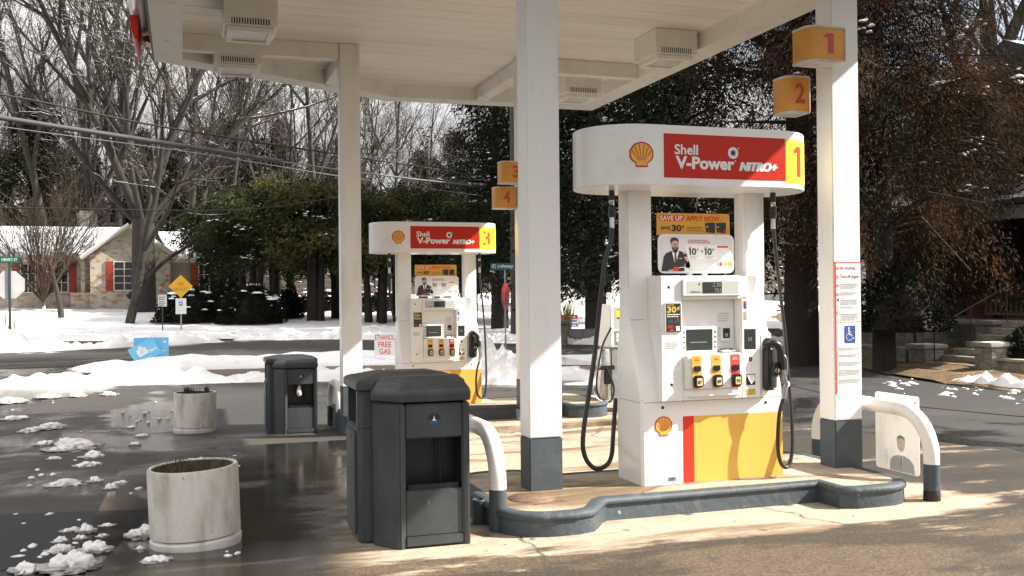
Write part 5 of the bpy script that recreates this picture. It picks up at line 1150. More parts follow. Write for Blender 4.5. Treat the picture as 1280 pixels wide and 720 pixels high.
def grow(seed, H, r0, kids=(5, 6, 5, 4), lens=(.62, .55, .5, .42), trunk_frac=.3, ang=(28, 38, 42, 45), up=.10, wob=.10, start=.25, leaders=None, twig_r=.006, lean=(0, 0), split=1):
    """bare tree: (trunk with main limbs, twigs) meshes"""
    rng = random.Random(seed); T = Tubes(); C = Tubes()
    def limb(p, d, L, r, lev):
        n = (9, 7, 5, 4, 3)[min(lev, 4)]; P = [p.copy()]; Rr = [r]; q = p.copy(); d = d.copy(); dirs = [d.copy()]
        tip = r * (.30 if lev < 2 else .25)
        for i in range(n):
            d = (d + Vector((rng.gauss(0, wob), rng.gauss(0, wob), rng.gauss(0, wob * .6) + up * (1 if lev else .5)))).normalized()
            q = q + d * (L / n); P.append(q.copy()); Rr.append(max(twig_r, r + (tip - r) * (i + 1) / n)); dirs.append(d.copy())
        (T if lev <= split else C).add(P, Rr, (9, 6, 4, 3, 3)[min(lev, 4)])
        if lev >= len(kids): return
        k = kids[lev] + rng.randint(-1, 1)
        for c in range(max(2, k)):
            t = start + (1 - start) * ((c + rng.random()) / max(2, k)) if lev else trunk_frac + (1 - trunk_frac) * ((c + rng.random() * .8) / max(2, k))
            i = min(n, max(1, int(t * n + .5))); a = R_(rng.gauss(ang[lev], 9))
            rr = max(twig_r, Rr[i] * (.72 if lev < 2 else .62)); limb(P[i], rot_about(dirs[i], a, rng), L * lens[lev] * rng.uniform(.7, 1.25) * (1.15 - .4 * t), rr, lev + 1)
        if lev: pass
    if leaders:
        P0 = Vector((0, 0, -.4)); hgt = leaders['h']; fork = Vector((lean[0] * .3, lean[1] * .3, hgt))
        T.add([P0, P0 + Vector((0, 0, .5)), P0.lerp(fork, .6), fork], [r0 * 1.5, r0 * 1.08, r0, r0 * .95], 12)
        for az, tilt, ln, rr in leaders['l']:
            d = Vector((math.sin(R_(tilt)) * math.cos(R_(az)), math.sin(R_(tilt)) * math.sin(R_(az)), math.cos(R_(tilt)))); limb(fork - Vector((0, 0, hgt * .12)), d, ln, rr, 0)
    else:
        limb(Vector((0, 0, -.3)), Vector((lean[0], lean[1], 1)).normalized(), H, r0, 0)
    return T, C
def tree_thing(nm, loc, label, cat, T, C, mt, mc, group=None, rz=0., tn='trunk', cnm='crown'):
    r = thing(nm, loc, label, cat, group, rz)
    for n_, q, m in ((tn, T, mt), (cnm, C, mc)):
        if q.f: o = bpy.data.objects.new(n_, q.mesh(n_, m)); COL.objects.link(o); o.parent = r
    return r
def place(x, y, dep): q = D(x, y, dep); return Vector((q.x, q.y, gz(min(q.y, 130)) + (max(0, q.y - 130) * .02) + (.15 if q.y < 62 else .3)))
# the big vase-shaped maple in front of the house
T, C = grow(11, 0, .50, kids=(8, 6, 5, 4), lens=(.55, .52, .5, .5), trunk_frac=.28, ang=(30, 36, 40, 44), up=.05, wob=.075, leaders={'h': 4.2, 'l': [(180, 18, 13, .22), (165, 34, 11, .16), (10, 12, 14, .24), (0, 36, 11, .17), (80, 24, 12, .16), (250, 24, 11, .16)]}, twig_r=.008)
tree_thing('bare_maple', place(180, 400, 45), 'massive bare maple with many upright limbs in front of the stone house', 'tree', T, C, BARK, TWIG, rz=.3)
# the slim tree in front of it with the snowy low limb
T, C = grow(23, 9.5, .19, kids=(8, 6, 5, 3), lens=(.5, .55, .5, .45), trunk_frac=.3, ang=(40, 38, 42, 45), up=.06, wob=.09, lean=(.04, 0))
low = spline([(0, 0, 1.0), (.5, .1, 1.5), (1.3, .1, 2.35), (2.3, .2, 3.1), (3.2, .2, 4.05), (4.4, .3, 4.5)], 5); T.add(low, [.12 - .09 * i / (len(low) - 1) for i in range(len(low))], 7)
rng = random.Random(5)
for i in range(6, len(low), 2):
    P = [low[i].copy()]; d = Vector((rng.gauss(.4, .3), rng.gauss(0, .5), rng.gauss(.5, .4))).normalized()
    for _ in range(4): d = (d + Vector((rng.gauss(0, .15), rng.gauss(0, .15), .05))).normalized(); P.append(P[-1] + d * .38)
    C.add(P, [.022, .018, .014, .01, .007], 4)
tree_thing('bare_tree', place(160, 416, 39), 'slim bare tree with one long snowy low limb reaching right, before the big maple', 'tree', T, C, BARKD, TWIG)
# multi-stemmed shrub tree before the house and the pruned stub
T, C = grow(31, 0, .06, kids=(7, 5, 4), lens=(.6, .5, .45), trunk_frac=.2, ang=(20, 26, 32), up=.05, wob=.07, leaders={'h': .35, 'l': [(a * 24, rng.uniform(8, 38), rng.uniform(3.0, 4.6), .05) for a in range(15)]}, split=0)
tree_thing('crape_myrtle', place(55, 401, 46), 'bare fan shaped crape myrtle with many stems before the house porch', 'shrub', T, C, TWIGB, TWIGB)
T, C = grow(37, 2.6, .15, kids=(7, 5, 4), lens=(.45, .5, .5), trunk_frac=.62, ang=(35, 35, 38), up=.07, wob=.07, split=0)
tree_thing('bare_tree', place(77, 412, 41.5), 'short knobbly pruned tree standing on the snowy lawn', 'tree', T, C, BARKD, TWIGB)
# tall leaning trees in the upper left
for k, (x, y, dep, sd, H, r0, lean, lab) in enumerate([(75, 395, 54, 41, 22, .24, (-.22, 0), 'tall bare tree leaning left, farthest left of the leaning ones'), (120, 395, 53, 43, 23, .25, (-.16, .05), 'tall bare tree leaning left behind the big maple'), (150, 392, 56, 47, 24, .24, (.02, 0), 'tall straight bare tree right behind the big maple'),
                                                  (235, 395, 52, 53, 21, .22, (.12, 0), 'tall bare tree leaning right beside the white gabled wing'), (262, 395, 56, 59, 20, .20, (.20, 0), 'bare tree leaning far right over the dark evergreens'), (20, 395, 58, 61, 22, .22, (-.10, 0), 'tall bare tree at the left edge behind the stop sign'), (395, 400, 52, 67, 19, .18, (-.05, 0), 'bare tree behind the evergreens left of the far white column'), (355, 400, 60, 71, 19, .18, (-.14, 0), 'bare tree with dark snowy limbs leaning left over the evergreens')]):
    T, C = grow(sd, H, r0, kids=(10, 6, 5, 3), lens=(.42, .55, .5, .45), trunk_frac=.25, ang=(32, 36, 40, 42), up=.07, wob=.055, lean=lean, twig_r=.009)
    tree_thing('bare_tree', place(x, y, dep), lab, 'tree', T, C, BARK if k % 3 else BARKD, TWIG)
# woods on the hill: four forms, many copies
WOOD = []
for k, (sd, H, r0, kd) in enumerate([(101, 19, .22, (9, 6, 4, 3)), (103, 17, .17, (8, 6, 4, 3)), (107, 21, .25, (9, 5, 5, 3)), (109, 12, .11, (10, 6, 5, 2))]):
    T, C = grow(sd, H, r0, kids=kd, lens=(.38, .55, .55, .5), trunk_frac=.3 if k < 3 else .12, ang=(30, 36, 40, 40), up=.08, wob=.05, twig_r=.012)
    WOOD.append((T.mesh('trunk', (BARK, BARK, BARKD, BARKD)[k]), C.mesh('crown', (TWIG, TWIGB, TWIG, TWIGB)[k])))
rng = random.Random(77); WL = ['tall bare tree in the grey woods on the hill behind the houses', 'thin bare tree in the grey woods on the hill behind the houses', 'broad dark barked bare tree in the woods on the hill', 'low bushy bare tree in the underwood of the hill']
for k in range(88):
    i = k % 4; dep = rng.uniform(60, 112) if k > 16 else rng.uniform(58, 74)
    pos = place(-80 + 800 * (((k * .618) % 1)), 395, dep)
    r = thing('woodland_tree', pos, WL[i], 'tree', 'bare trees in the hillside woods', rng.uniform(0, 6.28)); s = rng.uniform(.5, .82); r.scale = (s, s, s * rng.uniform(.9, 1.15)); r.rotation_euler = (rng.gauss(0, .05), rng.gauss(0, .07), rng.uniform(0, 6.28))
    for nm, me in (('trunk', WOOD[i][0]), ('crown', WOOD[i][1])): o = bpy.data.objects.new(nm, me); COL.objects.link(o); o.parent = r

# ------------------------------------------------------------------ evergreens
def leafmesh(name, cen, dirs, L, Wd, m, seed, jit=.5):
    """one small pointed blade per row of cen, lying along dirs"""
    rs = np.random.RandomState(seed); n = len(cen)
    d = dirs + rs.normal(0, jit, (n, 3)); d /= np.linalg.norm(d, axis=1)[:, None] + 1e-9
    o = np.cross(d, rs.normal(0, 1, (n, 3))); o /= np.linalg.norm(o, axis=1)[:, None] + 1e-9
    l = (L * rs.uniform(.6, 1.4, n))[:, None]; w = (Wd * rs.uniform(.6, 1.4, n))[:, None]
    V = np.stack([cen - o * w * .6, cen + d * l * .55 - o * w, cen + d * l, cen + d * l * .45 + o * w], 1).reshape(-1, 3)
    me = bpy.data.meshes.new(name); me.vertices.add(4 * n); me.vertices.foreach_set('co', V.astype(np.float32).ravel())
    me.loops.add(4 * n); me.loops.foreach_set('vertex_index', np.arange(4 * n, dtype=np.int32))
    me.polygons.add(n); me.polygons.foreach_set('loop_start', np.arange(0, 4 * n, 4, dtype=np.int32)); me.polygons.foreach_set('loop_total', np.full(n, 4, dtype=np.int32))
    me.materials.append(m); me.update(); me.validate(); return me
def conifer(seed, H, R, z0, ncl, per, droop, L, Wd, leafm, barkm, r0=.3, cl=(.32, .32, .45), shape='cone', whorl=.0, snowp=.05, top_cut=None, stems=1, jit=.5):
    """evergreen: trunk with boughs, blades in drooping sprays at the boughs, a little snow on top of them"""
    rng = random.Random(seed); rs = np.random.RandomState(seed); T = Tubes(); cen = []; dr = []; sn = []
    for s in range(stems):
        off = Vector((rng.gauss(0, .25), rng.gauss(0, .25), 0)) if stems > 1 else Vector((0, 0, 0)); ln = Vector((off.x * .8, off.y * .8, 0)) if stems > 1 else Vector((0, 0, 0))
        T.add([off + Vector((0, 0, -.3)), off + ln * .3 + Vector((0, 0, H * .3)), off + ln + Vector((.1, 0, H * .65)), off * .5 + ln + Vector((0, .1, H * .97))], [r0 * 1.2, r0 * .9, r0 * .5, .03], 8)
    nb = max(10, ncl // 7)
    for b in range(nb):
        t = (b + rng.random()) / nb; z = z0 + (H - z0) * t
        if shape == 'cone': Rr = R * (1 - t) ** .75 * (.55 + .45 * min(1, t * 6)) + .15
        elif shape == 'oval': Rr = R * math.sqrt(max(0, 1 - (2 * t - .85) ** 2 / 1.35)) + .1
        else: Rr = R * (1 - .55 * t)
        Rr *= rng.uniform(.65, 1.18); a = rng.uniform(0, 6.283)
        e = Vector((Rr * math.cos(a), Rr * math.sin(a), z + Rr * rng.uniform(-.28, .15) * droop)); b0 = Vector((0, 0, z)); mid = b0.lerp(e, .5) + Vector((0, 0, .12 * Rr))
        P = [b0, mid, e]; T.add(P, [.035 + .03 * (1 - t) * r0 / .3, .025, .008], 4)
        for c in range(7):
            u = rng.uniform(.25, 1.03); q = (b0 * (1 - u) + mid * u) if u < .5 else (mid.lerp(e, (u - .5) * 2)); q = b0.lerp(mid, u * 2) if u < .5 else mid.lerp(e, (u - .5) * 2)
            q = q + Vector((rng.gauss(0, .16 * Rr), rng.gauss(0, .16 * Rr), rng.gauss(0, .12))); k = max(4, int(per * rng.uniform(.4, 1.5)))
            g = rs.normal(0, 1, (k, 3)) * np.array(cl) * .5; g[:, 2] -= abs(rs.normal(0, 1, k)) * cl[2] * .45 * droop
            cen.append(np.array(q) + g); out = np.array((math.cos(a), math.sin(a), 0.)) * .7; out[2] = -.75 * droop + .1; dr.append(np.tile(out, (k, 1)))
            if rng.random() < snowp: sn += [(q + Vector((rng.gauss(0, .22), rng.gauss(0, .22), cl[2] * .15 + rng.gauss(0, .05))), rng.uniform(.03, .085)) for _ in range(rng.randint(3, 8))]
    cen = np.concatenate(cen); dr = np.concatenate(dr); S = MB()
    for q, s in sn:
        me = lump_mesh(rng.choice((1, 3, 5)), 1); M = Matrix.Translation(q) @ Matrix.Rotation(rng.uniform(0, 6), 4, 'Z') @ Matrix.Diagonal((s * rng.uniform(1, 1.9), s, s * .6, 1)); S.add([M @ v.co for v in me.vertices], [tuple(f.vertices) for f in me.polygons], 0, True)
    return T.mesh('trunk', barkm), leafmesh('foliage', cen, dr, L, Wd, leafm, seed, jit), S
def ever_thing(nm, loc, label, cat, parts, group=None, rz=0., sc=1.):
    r = thing(nm, loc, label, cat, group, rz); r.scale = (sc,) * 3 if not isinstance(sc, tuple) else sc
    for n_, me in (('trunk', parts[0]), ('foliage', parts[1])): o = bpy.data.objects.new(n_, me); COL.objects.link(o); o.parent = r
    if parts[2] is not None:
        if isinstance(parts[2], MB):
            if not parts[2].f: return r
            o = parts[2].build('snow_patch', SNOW, r)
        else: o = bpy.data.objects.new('snow_patch', parts[2]); COL.objects.link(o); o.parent = r
        o['kind'] = 'stuff'
    return r
def leafmat(name, a, b_, sc=1., tr=.2, lo=.40, hi=.60): return mat(name, a, .85, col2=b_, scale=sc, detail=4, lo=lo, hi=hi, transl=tr, spec=.1)
BROWNLEAF = leafmat('bronzed_foliage', (.080, .041, .021), (.015, .0135, .009), .8, .2, .38, .58)
BROWNLEAF2 = leafmat('bronzed_foliage_dark', (.055, .029, .014), (.010, .011, .006), 1.0, .2, .36, .54)
GREENLEAF = leafmat('evergreen_foliage', (.048, .058, .022), (.019, .026, .012), .6)
YELLEAF = leafmat('yellow_green_foliage', (.076, .072, .026), (.028, .035, .015), .5)
DARKLEAF = leafmat('dark_evergreen_foliage', (.015, .021, .011), (.008, .011, .006), .6, .1)
HEDGE = leafmat('boxwood_foliage', (.022, .026, .012), (.010, .013, .007), 2.2, .15)
# bronzed cedars on the right
pA = conifer(201, 17, 4.0, 3.2, 1250, 180, 1.0, .105, .0085, BROWNLEAF2, CONEBARK, .36, cl=(.32, .32, .60), shape='col', snowp=.05, jit=.33)
ever_thing('bronzed_cedar', place(1002, 425, 23.5), 'tall bronzed cedar with a bare dark trunk behind the number 1 pump', 'tree', pA, rz=.4)
pB = conifer(207, 13, 3.9, 2.6, 1350, 240, 1.1, .105, .0085, BROWNLEAF, CONEBARK, .22, cl=(.34, .34, .58), shape='col', snowp=.06, jit=.33)
ever_thing('bronzed_cedar', place(1105, 420, 21.6), 'huge rust brown cedar overhanging the porch house, right of the front column', 'tree', pB, rz=2.)
ever_thing('bronzed_cedar', place(1250, 420, 25.5), 'lower rust brown cedar bough mass at the right edge before the porch house roof', 'tree', pB, rz=4.1, sc=(.72, .72, .56))
pC = conifer(211, 15, 3.6, 1.6, 900, 40, .9, .2, .03, DARKLEAF, CONEBARK, .34, cl=(.45, .45, .5), shape='col', snowp=.05)
ever_thing('dark_evergreen', place(745, 415, 33), 'dark evergreen across the road, seen between the middle column and the pump', 'tree', pC)
ever_thing('dark_evergreen', place(860, 425, 29), 'dark evergreen behind the header of the number 1 pump', 'tree', pC, rz=2.5, sc=1.05)
for k, (x, dep, rz, sc, lab) in enumerate([(690, 42, 1, 1.0, 'dark evergreen far behind the middle column'), (625, 36, 3.9, .85, 'dark evergreen behind the number boxes 3 and 4'), (800, 40, 5, 1.1, 'dark evergreen far behind the near pump hose')]):
    ever_thing('dark_evergreen', place(x, 415, dep), lab, 'tree', pC, rz=rz, sc=sc)
# green screen of evergreens in the middle
pD = conifer(223, 5.4, 2.0, 2.3, 310, 46, .8, .2, .032, YELLEAF, CONEBARK, .16, cl=(.42, .42, .42), shape='oval', snowp=.05, stems=4)
pE = conifer(227, 5.2, 1.9, 2.4, 310, 46, .8, .2, .032, GREENLEAF, CONEBARK, .17, cl=(.42, .42, .42), shape='oval', snowp=.05, stems=4)
for k, (x, y, dep, pr_, rz, sc, lab) in enumerate([(318, 418, 41, pE, 0, .98, 'green evergreen tree left of the far column, behind the round bushes'), (352, 415, 44, pD, 1, 1.08, 'yellow green topped evergreen behind the farther bin'), (392, 416, 41, pD, 2.2, 1.0, 'yellow green evergreen with dark stems just left of the far column'), (425, 416, 42, pE, 3, 1.02, 'dark stemmed evergreen half behind the far white column'),
        (470, 420, 40, pD, 4, .95, 'yellow green evergreen left of the number 3 pump header'), (505, 420, 41, pE, 5, 1.0, 'green evergreen behind the number 3 pump'), (545, 420, 39.5, pE, .6, .98, 'green evergreen right behind the number 3 header'), (585, 420, 40, pD, 1.7, .9, 'green evergreen left of the utility pole'), (280, 405, 47, pE, 4.4, 1.0, 'green evergreen behind the narrow cypress')]):
    ever_thing('evergreen_tree', place(x, y, dep), lab, 'tree', (pr_[0], pr_[1], pr_[2] if k < 2 and False else None), rz=rz, sc=sc)
SNM = {}
for o in list(bpy.data.objects):
    if o.name.startswith('evergreen_tree'):
        pr_ = pD if o.children[1].data == pD[1] or o.children[0].data == pD[0] else pE; key = id(pr_)
        if key not in SNM: t = pr_[2].build('snow_patch', SNOW); SNM[key] = t.data; bpy.data.objects.remove(t)
        q = bpy.data.objects.new('snow_patch', SNM[key]); COL.objects.link(q); q.parent = o; q['kind'] = 'stuff'
# conifers in the woods
pF = conifer(229, 15, 3.2, 2.5, 520, 26, .7, .42, .06, leafmat('pine_foliage', (.022, .026, .014), (.012, .016, .009), .3), CONEBARK, .25, cl=(.8, .8, .5), shape='cone', snowp=.0)
pG = conifer(233, 12, 3.0, 1.0, 520, 26, .7, .42, .06, leafmat('hemlock_foliage', (.017, .021, .012), (.010, .013, .008), .3), CONEBARK, .22, cl=(.8, .8, .5), shape='cone', snowp=.0)
rng = random.Random(9)
for k in range(26):
    x = -60 + 740 * ((k * .618 + .2) % 1); dep = rng.uniform(62, 105); i = k % 2
    ever_thing('woodland_pine', place(x, 395, dep), ('tall dark pine among the bare trees on the hill', 'low dark hemlock among the bare trees on the hill')[i], 'tree', ((pF, pG)[i][0], (pF, pG)[i][1], None), 'dark conifers in the hillside woods', rng.uniform(0, 6), rng.uniform(.5, .95))
# narrow cypress and clipped bushes before the house
pH = conifer(239, 4.6, .75, .15, 260, 40, .5, .12, .022, DARKLEAF, CONEBARK, .08, cl=(.3, .3, .4), shape='oval', snowp=.02)
ever_thing('cypress', place(272, 398, 45), 'narrow dark cypress beside the right wing of the house', 'tree', pH, sc=(1, 1, .95)); ever_thing('cypress', place(291, 398, 46), 'slimmer dark cypress right of the first cypress', 'tree', pH, rz=2., sc=(.7, .7, .85))
def bush(seed, rx, ry, h, n, m, L=.085, Wd=.022):
    rs = np.random.RandomState(seed); a = rs.normal(0, 1, (n, 3)); a /= np.linalg.norm(a, axis=1)[:, None]; a[:, 2] = abs(a[:, 2]) * 1.1 - .1
    k = np.array([1 + .22 * noise.fractal(Vector(p) * 2.2 + Vector((seed, 0, 0)), .9, 2, 3) for p in a]) * (1 - .35 * rs.random_sample(n) ** 2); c = a * k[:, None] * np.array((rx, ry, h)); c[:, 2] = np.maximum(c[:, 2], .03)
    return c, a * np.array((.8, .8, .5)) + np.array((0, 0, .4))
def bush_thing(loc, lab, seed, rx, ry, h, n=9000, snow=26, m=HEDGE, nm='bush', group=None):
    r = thing(nm, loc, lab, 'bush', group); c, d = bush(seed, rx, ry, h, n, m); me = leafmesh('foliage', c, d, .10, .026, m, seed, .7); o = bpy.data.objects.new('foliage', me); COL.objects.link(o); o.parent = r
    core = MB(); lm = lump_mesh(1, 3); core.add([(v.co.x * rx * .72, v.co.y * ry * .72, max(0, v.co.z * h * .72)) for v in lm.vertices], [tuple(f.vertices) for f in lm.polygons]); core.build('branches', CONEBARK, r)
    if snow:
        rs = random.Random(seed); S = MB()
        for _ in range(snow):
            a = rs.uniform(0, 6.28); q = rs.random() ** .7; k = 1 + .1 * rs.gauss(0, 1); zz_ = math.sqrt(max(0, 1 - q * q)); p = Vector((rx * q * math.cos(a) * k, ry * q * math.sin(a) * k, h * zz_ * .98)); s = rs.uniform(.06, .20) * (1.2 - .7 * q)
            l2 = lump_mesh(rs.choice((1, 3, 5)), 2); M = Matrix.Translation(p) @ Matrix.Rotation(rs.uniform(0, 6), 4, 'Z') @ Matrix.Diagonal((s * rs.uniform(1, 2.2), s * 1.2, s * .5, 1)); S.add([M @ v.co for v in l2.vertices], [tuple(f.vertices) for f in l2.polygons], 0, True)
        o = S.build('snow_patch', SNOW, r); o['kind'] = 'stuff'
    return r
bush_thing(place(238, 415, 39.5), 'wide dark clipped bush with patches of snow behind the yellow diamond sign', 61, 1.35, 1.1, 1.35, snow=40)
bush_thing(place(314, 416, 39), 'dark round clipped bush capped with snow, right of the yellow diamond sign', 67, 1.2, 1.1, 1.55, snow=24)
bush_thing(place(362, 412, 42), 'small dark upright bush behind the farther bin', 71, .55, .5, 1.3, 4000, 3, DARKLEAF)
bush_thing(place(150, 391, 50), 'low dark bush under the red shuttered window', 73, .8, .6, 1.0, 3000, 2, DARKLEAF)
for x, lab in ((90, 'small olive bush before the house porch, left one'), (104, 'small olive bush before the house porch, right one')): bush_thing(place(x, 393, 50), lab, 79 + x, .55, .5, .85, 2500, 0, leafmat('olive_foliage', (.09, .075, .03), (.04, .04, .018), 1.5))
for k, x in enumerate((455, 478, 390, 408)): bush_thing(place(x, 410, 46 + k % 2), ('low dark bush between evergreen stems left of the number 3 pump', 'low dark bush beside the number 3 pump column', 'low dark bush behind the farther bin and hoop', 'low dark bush just left of the far column')[k], 90 + k, .8, .6, .9, 2500, 6, DARKLEAF)
bush_thing(place(1128, 430, 21.2) + Vector((0, 0, .75)), 'dark leafy evergreen shrub with open stems beside the porch steps', 101, 1.0, .9, 1.5, 4500, 0, DARKLEAF)
bush_thing(place(1281, 402, 20.5), 'dark little bush at the right edge by the porch railing', 103, .5, .5, .8, 2500, 2, DARKLEAF)
for x, h_, lab in ((742, 1.3, 'tuft of tall dry golden grass across the road, right one'), (708, 1.0, 'tuft of tall dry golden grass behind the lawn sign')):
    q = place(x, 400, 33.2); mb = MB(); rg = random.Random(x)
    for _ in range(90):
        a = rg.uniform(0, 6.28); s = rg.random() * .16; t = rg.uniform(.6, 1) * h_; mb.tube([(s * math.cos(a), s * math.sin(a), 0), (1.6 * s * math.cos(a), 1.6 * s * math.sin(a), t * .6), (2.4 * s * math.cos(a), 2.4 * s * math.sin(a), t)], [.012, .010, .005], 3, 0, False)
    tag(mb.build('grass_tuft', mat('golden_grass', (.42, .30, .14), .8), loc=q), lab, 'grass tuft')
# pale bare trees at the far right
T, C = grow(131, 15, .42, kids=(9, 6, 5, 3), lens=(.42, .55, .5, .45), trunk_frac=.25, ang=(30, 36, 40, 42), up=.06, wob=.06, lean=(.03, 0), twig_r=.009)
tree_thing('bare_tree', place(1247, 420, 33), 'pale grey bare tree at the top right corner behind the brown cedar', 'tree', T, C, BARK, TWIG)
T, C = grow(137, 14, .25, kids=(9, 6, 5, 3), lens=(.42, .55, .5, .45), trunk_frac=.25, ang=(34, 36, 40, 42), up=.06, wob=.07, lean=(.10, 0), twig_r=.009)
tree_thing('bare_tree', place(1275, 420, 36), 'thinner bare tree at the right edge of the view', 'tree', T, C, BARK, TWIG)
# ------------------------------------------------------------------ stone house on the left
def stone_mat(name, a, b_, c, mortar, sc=2.6):
    m = bpy.data.materials.new(name); m.use_nodes = True; n, l, b = nn(m)
    t = n.new('ShaderNodeTexCoord'); mp = n.new('ShaderNodeMapping'); mp.inputs['Scale'].default_value = (1, 1, 1.9); l.new(t.outputs['Object'], mp.inputs['Vector'])
    vo = node(n, 'ShaderNodeTexVoronoi', Scale=sc); vo.distance = 'CHEBYCHEV'; l.new(mp.outputs['Vector'], vo.inputs['Vector'])
    ve = node(n, 'ShaderNodeTexVoronoi', feature='DISTANCE_TO_EDGE', Scale=sc); l.new(mp.outputs['Vector'], ve.inputs['Vector'])
    rp = n.new('ShaderNodeValToRGB'); e = rp.color_ramp.elements; e[0].color = (*a, 1); e[1].color = (*c, 1); q = e.new(.5); q.color = (*b_, 1)
    sx = n.new('ShaderNodeSeparateColor'); l.new(vo.outputs['Color'], sx.inputs[0]); l.new(sx.outputs[0], rp.inputs['Fac'])
    ma = n.new('ShaderNodeMapRange'); ma.inputs['From Min'].default_value = .02; ma.inputs['From Max'].default_value = .05; l.new(ve.outputs['Distance'], ma.inputs['Value'])
    mi = node(n, 'ShaderNodeMix', data_type='RGBA'); mi.inputs['A'].default_value = (*mortar, 1); l.new(rp.outputs['Color'], mi.inputs['B']); l.new(ma.outputs['Result'], mi.inputs['Factor']); l.new(mi.outputs['Result'], b.inputs['Base Color']); b.inputs['Roughness'].default_value = .85
    bu = node(n, 'ShaderNodeBump', Strength=.5, Distance=.03); l.new(ma.outputs['Result'], bu.inputs['Height']); l.new(bu.outputs['Normal'], b.inputs['Normal'])
    return m
STONE = stone_mat('field_stone', (.46, .37, .26), (.36, .34, .30), (.27, .155, .075), (.42, .38, .32), 4.3)
STONEG = stone_mat('grey_stone', (.24, .225, .20), (.19, .17, .145), (.30, .275, .24), (.15, .135, .12), 3.2)
SHUT = mat('shutter_red', (.27, .045, .028), .6, spec=.25); GLASSD = mat('dark_window', (.015, .017, .02), .08); FRAMEW = mat('window_frame', (.55, .51, .45), .5); SIDING = mat('tan_siding', (.26, .23, .185), .6, col2=(.22, .19, .15), scale=2)
ROOFS = mat('roof_snow', (.84, .85, .87), .7, col2=(.72, .73, .75), scale=1.2, bump=.4, bscale=5, spots=(.16, .14, .12), spot_scale=3, spot_size=-.01); FASC = mat('house_trim', (.42, .36, .28), .6)
hy = 50.0; hx = lambda px_: D(px_, 380, hy / ray(px_, 380).y).x; g0 = gz(hy) + .1
hs = thing('stone_house', (0, hy, g0), 'low stone ranch house with snowy roofs and red shutters', 'house')
x0, xa, xb, xc = hx(-90), hx(113), hx(213), hx(292)
EV, RI = 2.55, 4.05
def hw(name, bx, m, par=hs): return MB().box(*bx, bev=0).build(name, m, par)
hw('wall', (x0, xa - .002, 1.6, 8, -.5, EV), STONE); hw('wall', (xb + .002, xc, 1.2, 7, -.5, EV - .1), SIDING)
gm = (xa + xb) / 2; mb = MB(); mb.prism([(xa, -.5), (xb, -.5), (xb, EV), (gm, EV + 1.35), (xa, EV)], -8, 0, mtx=Matrix.Rotation(R_(90), 4, 'X')); wing = mb.build('gabled_wing', STONE, hs)
def roof(pts, th=.16, m=ROOFS):
    mb = MB(); a = [Vector(p) for p in pts]; nrm = (a[1] - a[0]).cross(a[2] - a[0]).normalized(); nrm = nrm if nrm.z > 0 else -nrm
    k = len(a); mb.add(a + [p + nrm * th for p in a], [tuple(range(k))[::-1], tuple(range(k, 2 * k))] + [(i, (i + 1) % k, k + (i + 1) % k, k + i) for i in range(k)]); rf = mb.build('roof', m, hs)
    return rf
rf = roof([(x0 - .4, 1.15, EV - .05), (xa - .05, 1.15, EV - .05), (gm - .2, 4.8, RI), (x0 - .4, 4.8, RI)]); roof([(x0 - .4, 8.4, EV - .1), (x0 - .4, 4.82, RI), (gm, 4.82, RI), (gm, 8.4, EV - .1)])
roof([(xa - .35, -.35, EV - .14), (gm, -.35, EV + 1.40), (gm, 6, EV + 1.40), (xa - .35, 6, EV - .14)]); roof([(xb + .35, -.35, EV - .14), (xb + .35, 6, EV - .14), (gm, 6, EV + 1.40), (gm, -.35, EV + 1.40)])
roof([(xb + .1, .75, EV - .12), (xc + .5, .75, EV - .12), (xc - .9, 4.0, RI - .25), (xb - .6, 4.0, RI - .25)]); roof([(xc + .5, .75, EV - .12), (xc + .5, 7.3, EV - .12), (xc - .9, 4.0, RI - .25)])
hw('eave_board', (x0 - .4, xa - .05, 1.12, 1.17, EV - .26, EV - .06), FASC); hw('eave_board', (xb + .1, xc + .5, .72, .77, EV - .3, EV - .13), FASC)
for s, xe in ((-1, xa - .37), (1, xb + .37)):
    mb = MB(); mb.tube([(xe, -.38, EV - .15), (gm, -.38, EV + 1.38)], .09, 4); mb.build('bargeboard', FASC, hs)
MB().box(hx(83), hx(109), 5.0, 6.2, RI - .6, RI + 1.0, bev=.12).build('chimney', STONEG, hs)
def window(xl, xr, zl, zh, y, shutters=(1, 1), lites=(2, 4), sw=.32):
    w = MB().box(xl, xr, y - .03, y + .02, zl, zh).build('window', GLASSD, hs); mb = MB(); t = .045
    mb.box(xl - t, xl, y - .06, y + .02, zl - t, zh + t); mb.box(xr, xr + t, y - .06, y + .02, zl - t, zh + t); mb.box(xl, xr, y - .06, y + .02, zh, zh + t); mb.box(xl, xr, y - .09, y + .02, zl - t, zl)
    for i in range(1, lites[0]): c = xl + (xr - xl) * i / lites[0]; mb.box(c - .018, c + .018, y - .045, y - .031, zl, zh)
    for i in range(1, lites[1]): c = zl + (zh - zl) * i / lites[1]; mb.box(xl, xr, y - .044, y - .032, c - .014, c + .014)
    mb.build('window_frame', FRAMEW, w)
    for s, on in zip((-1, 1), shutters):
        if on:
            c = (xl - t - .02 - sw) if s < 0 else xr + t + .02; mb = MB(); mb.box(c, c + sw, y - .06, y - .005, zl - .04, zh + .04)
            for i in range(9): mb.box(c + .05, c + sw - .05, y - .068, y - .0605, zl + .05 + i * (zh - zl - .1) / 9, zl + .05 + (i + .6) * (zh - zl - .1) / 9)
            mb.build('shutter', SHUT, hs)
window(hx(142) + .05, hx(168), .95, 2.25, 0); window(hx(250), hx(262), .75, 2.15, 1.2, (1, 1), (2, 3)); window(hx(64), hx(80), .9, 2.2, 1.6, (1, 1), (2, 3)); window(hx(20), hx(38), .9, 2.2, 1.6, (1, 1), (2, 3)); window(hx(-40), hx(-20), .9, 2.2, 1.6)
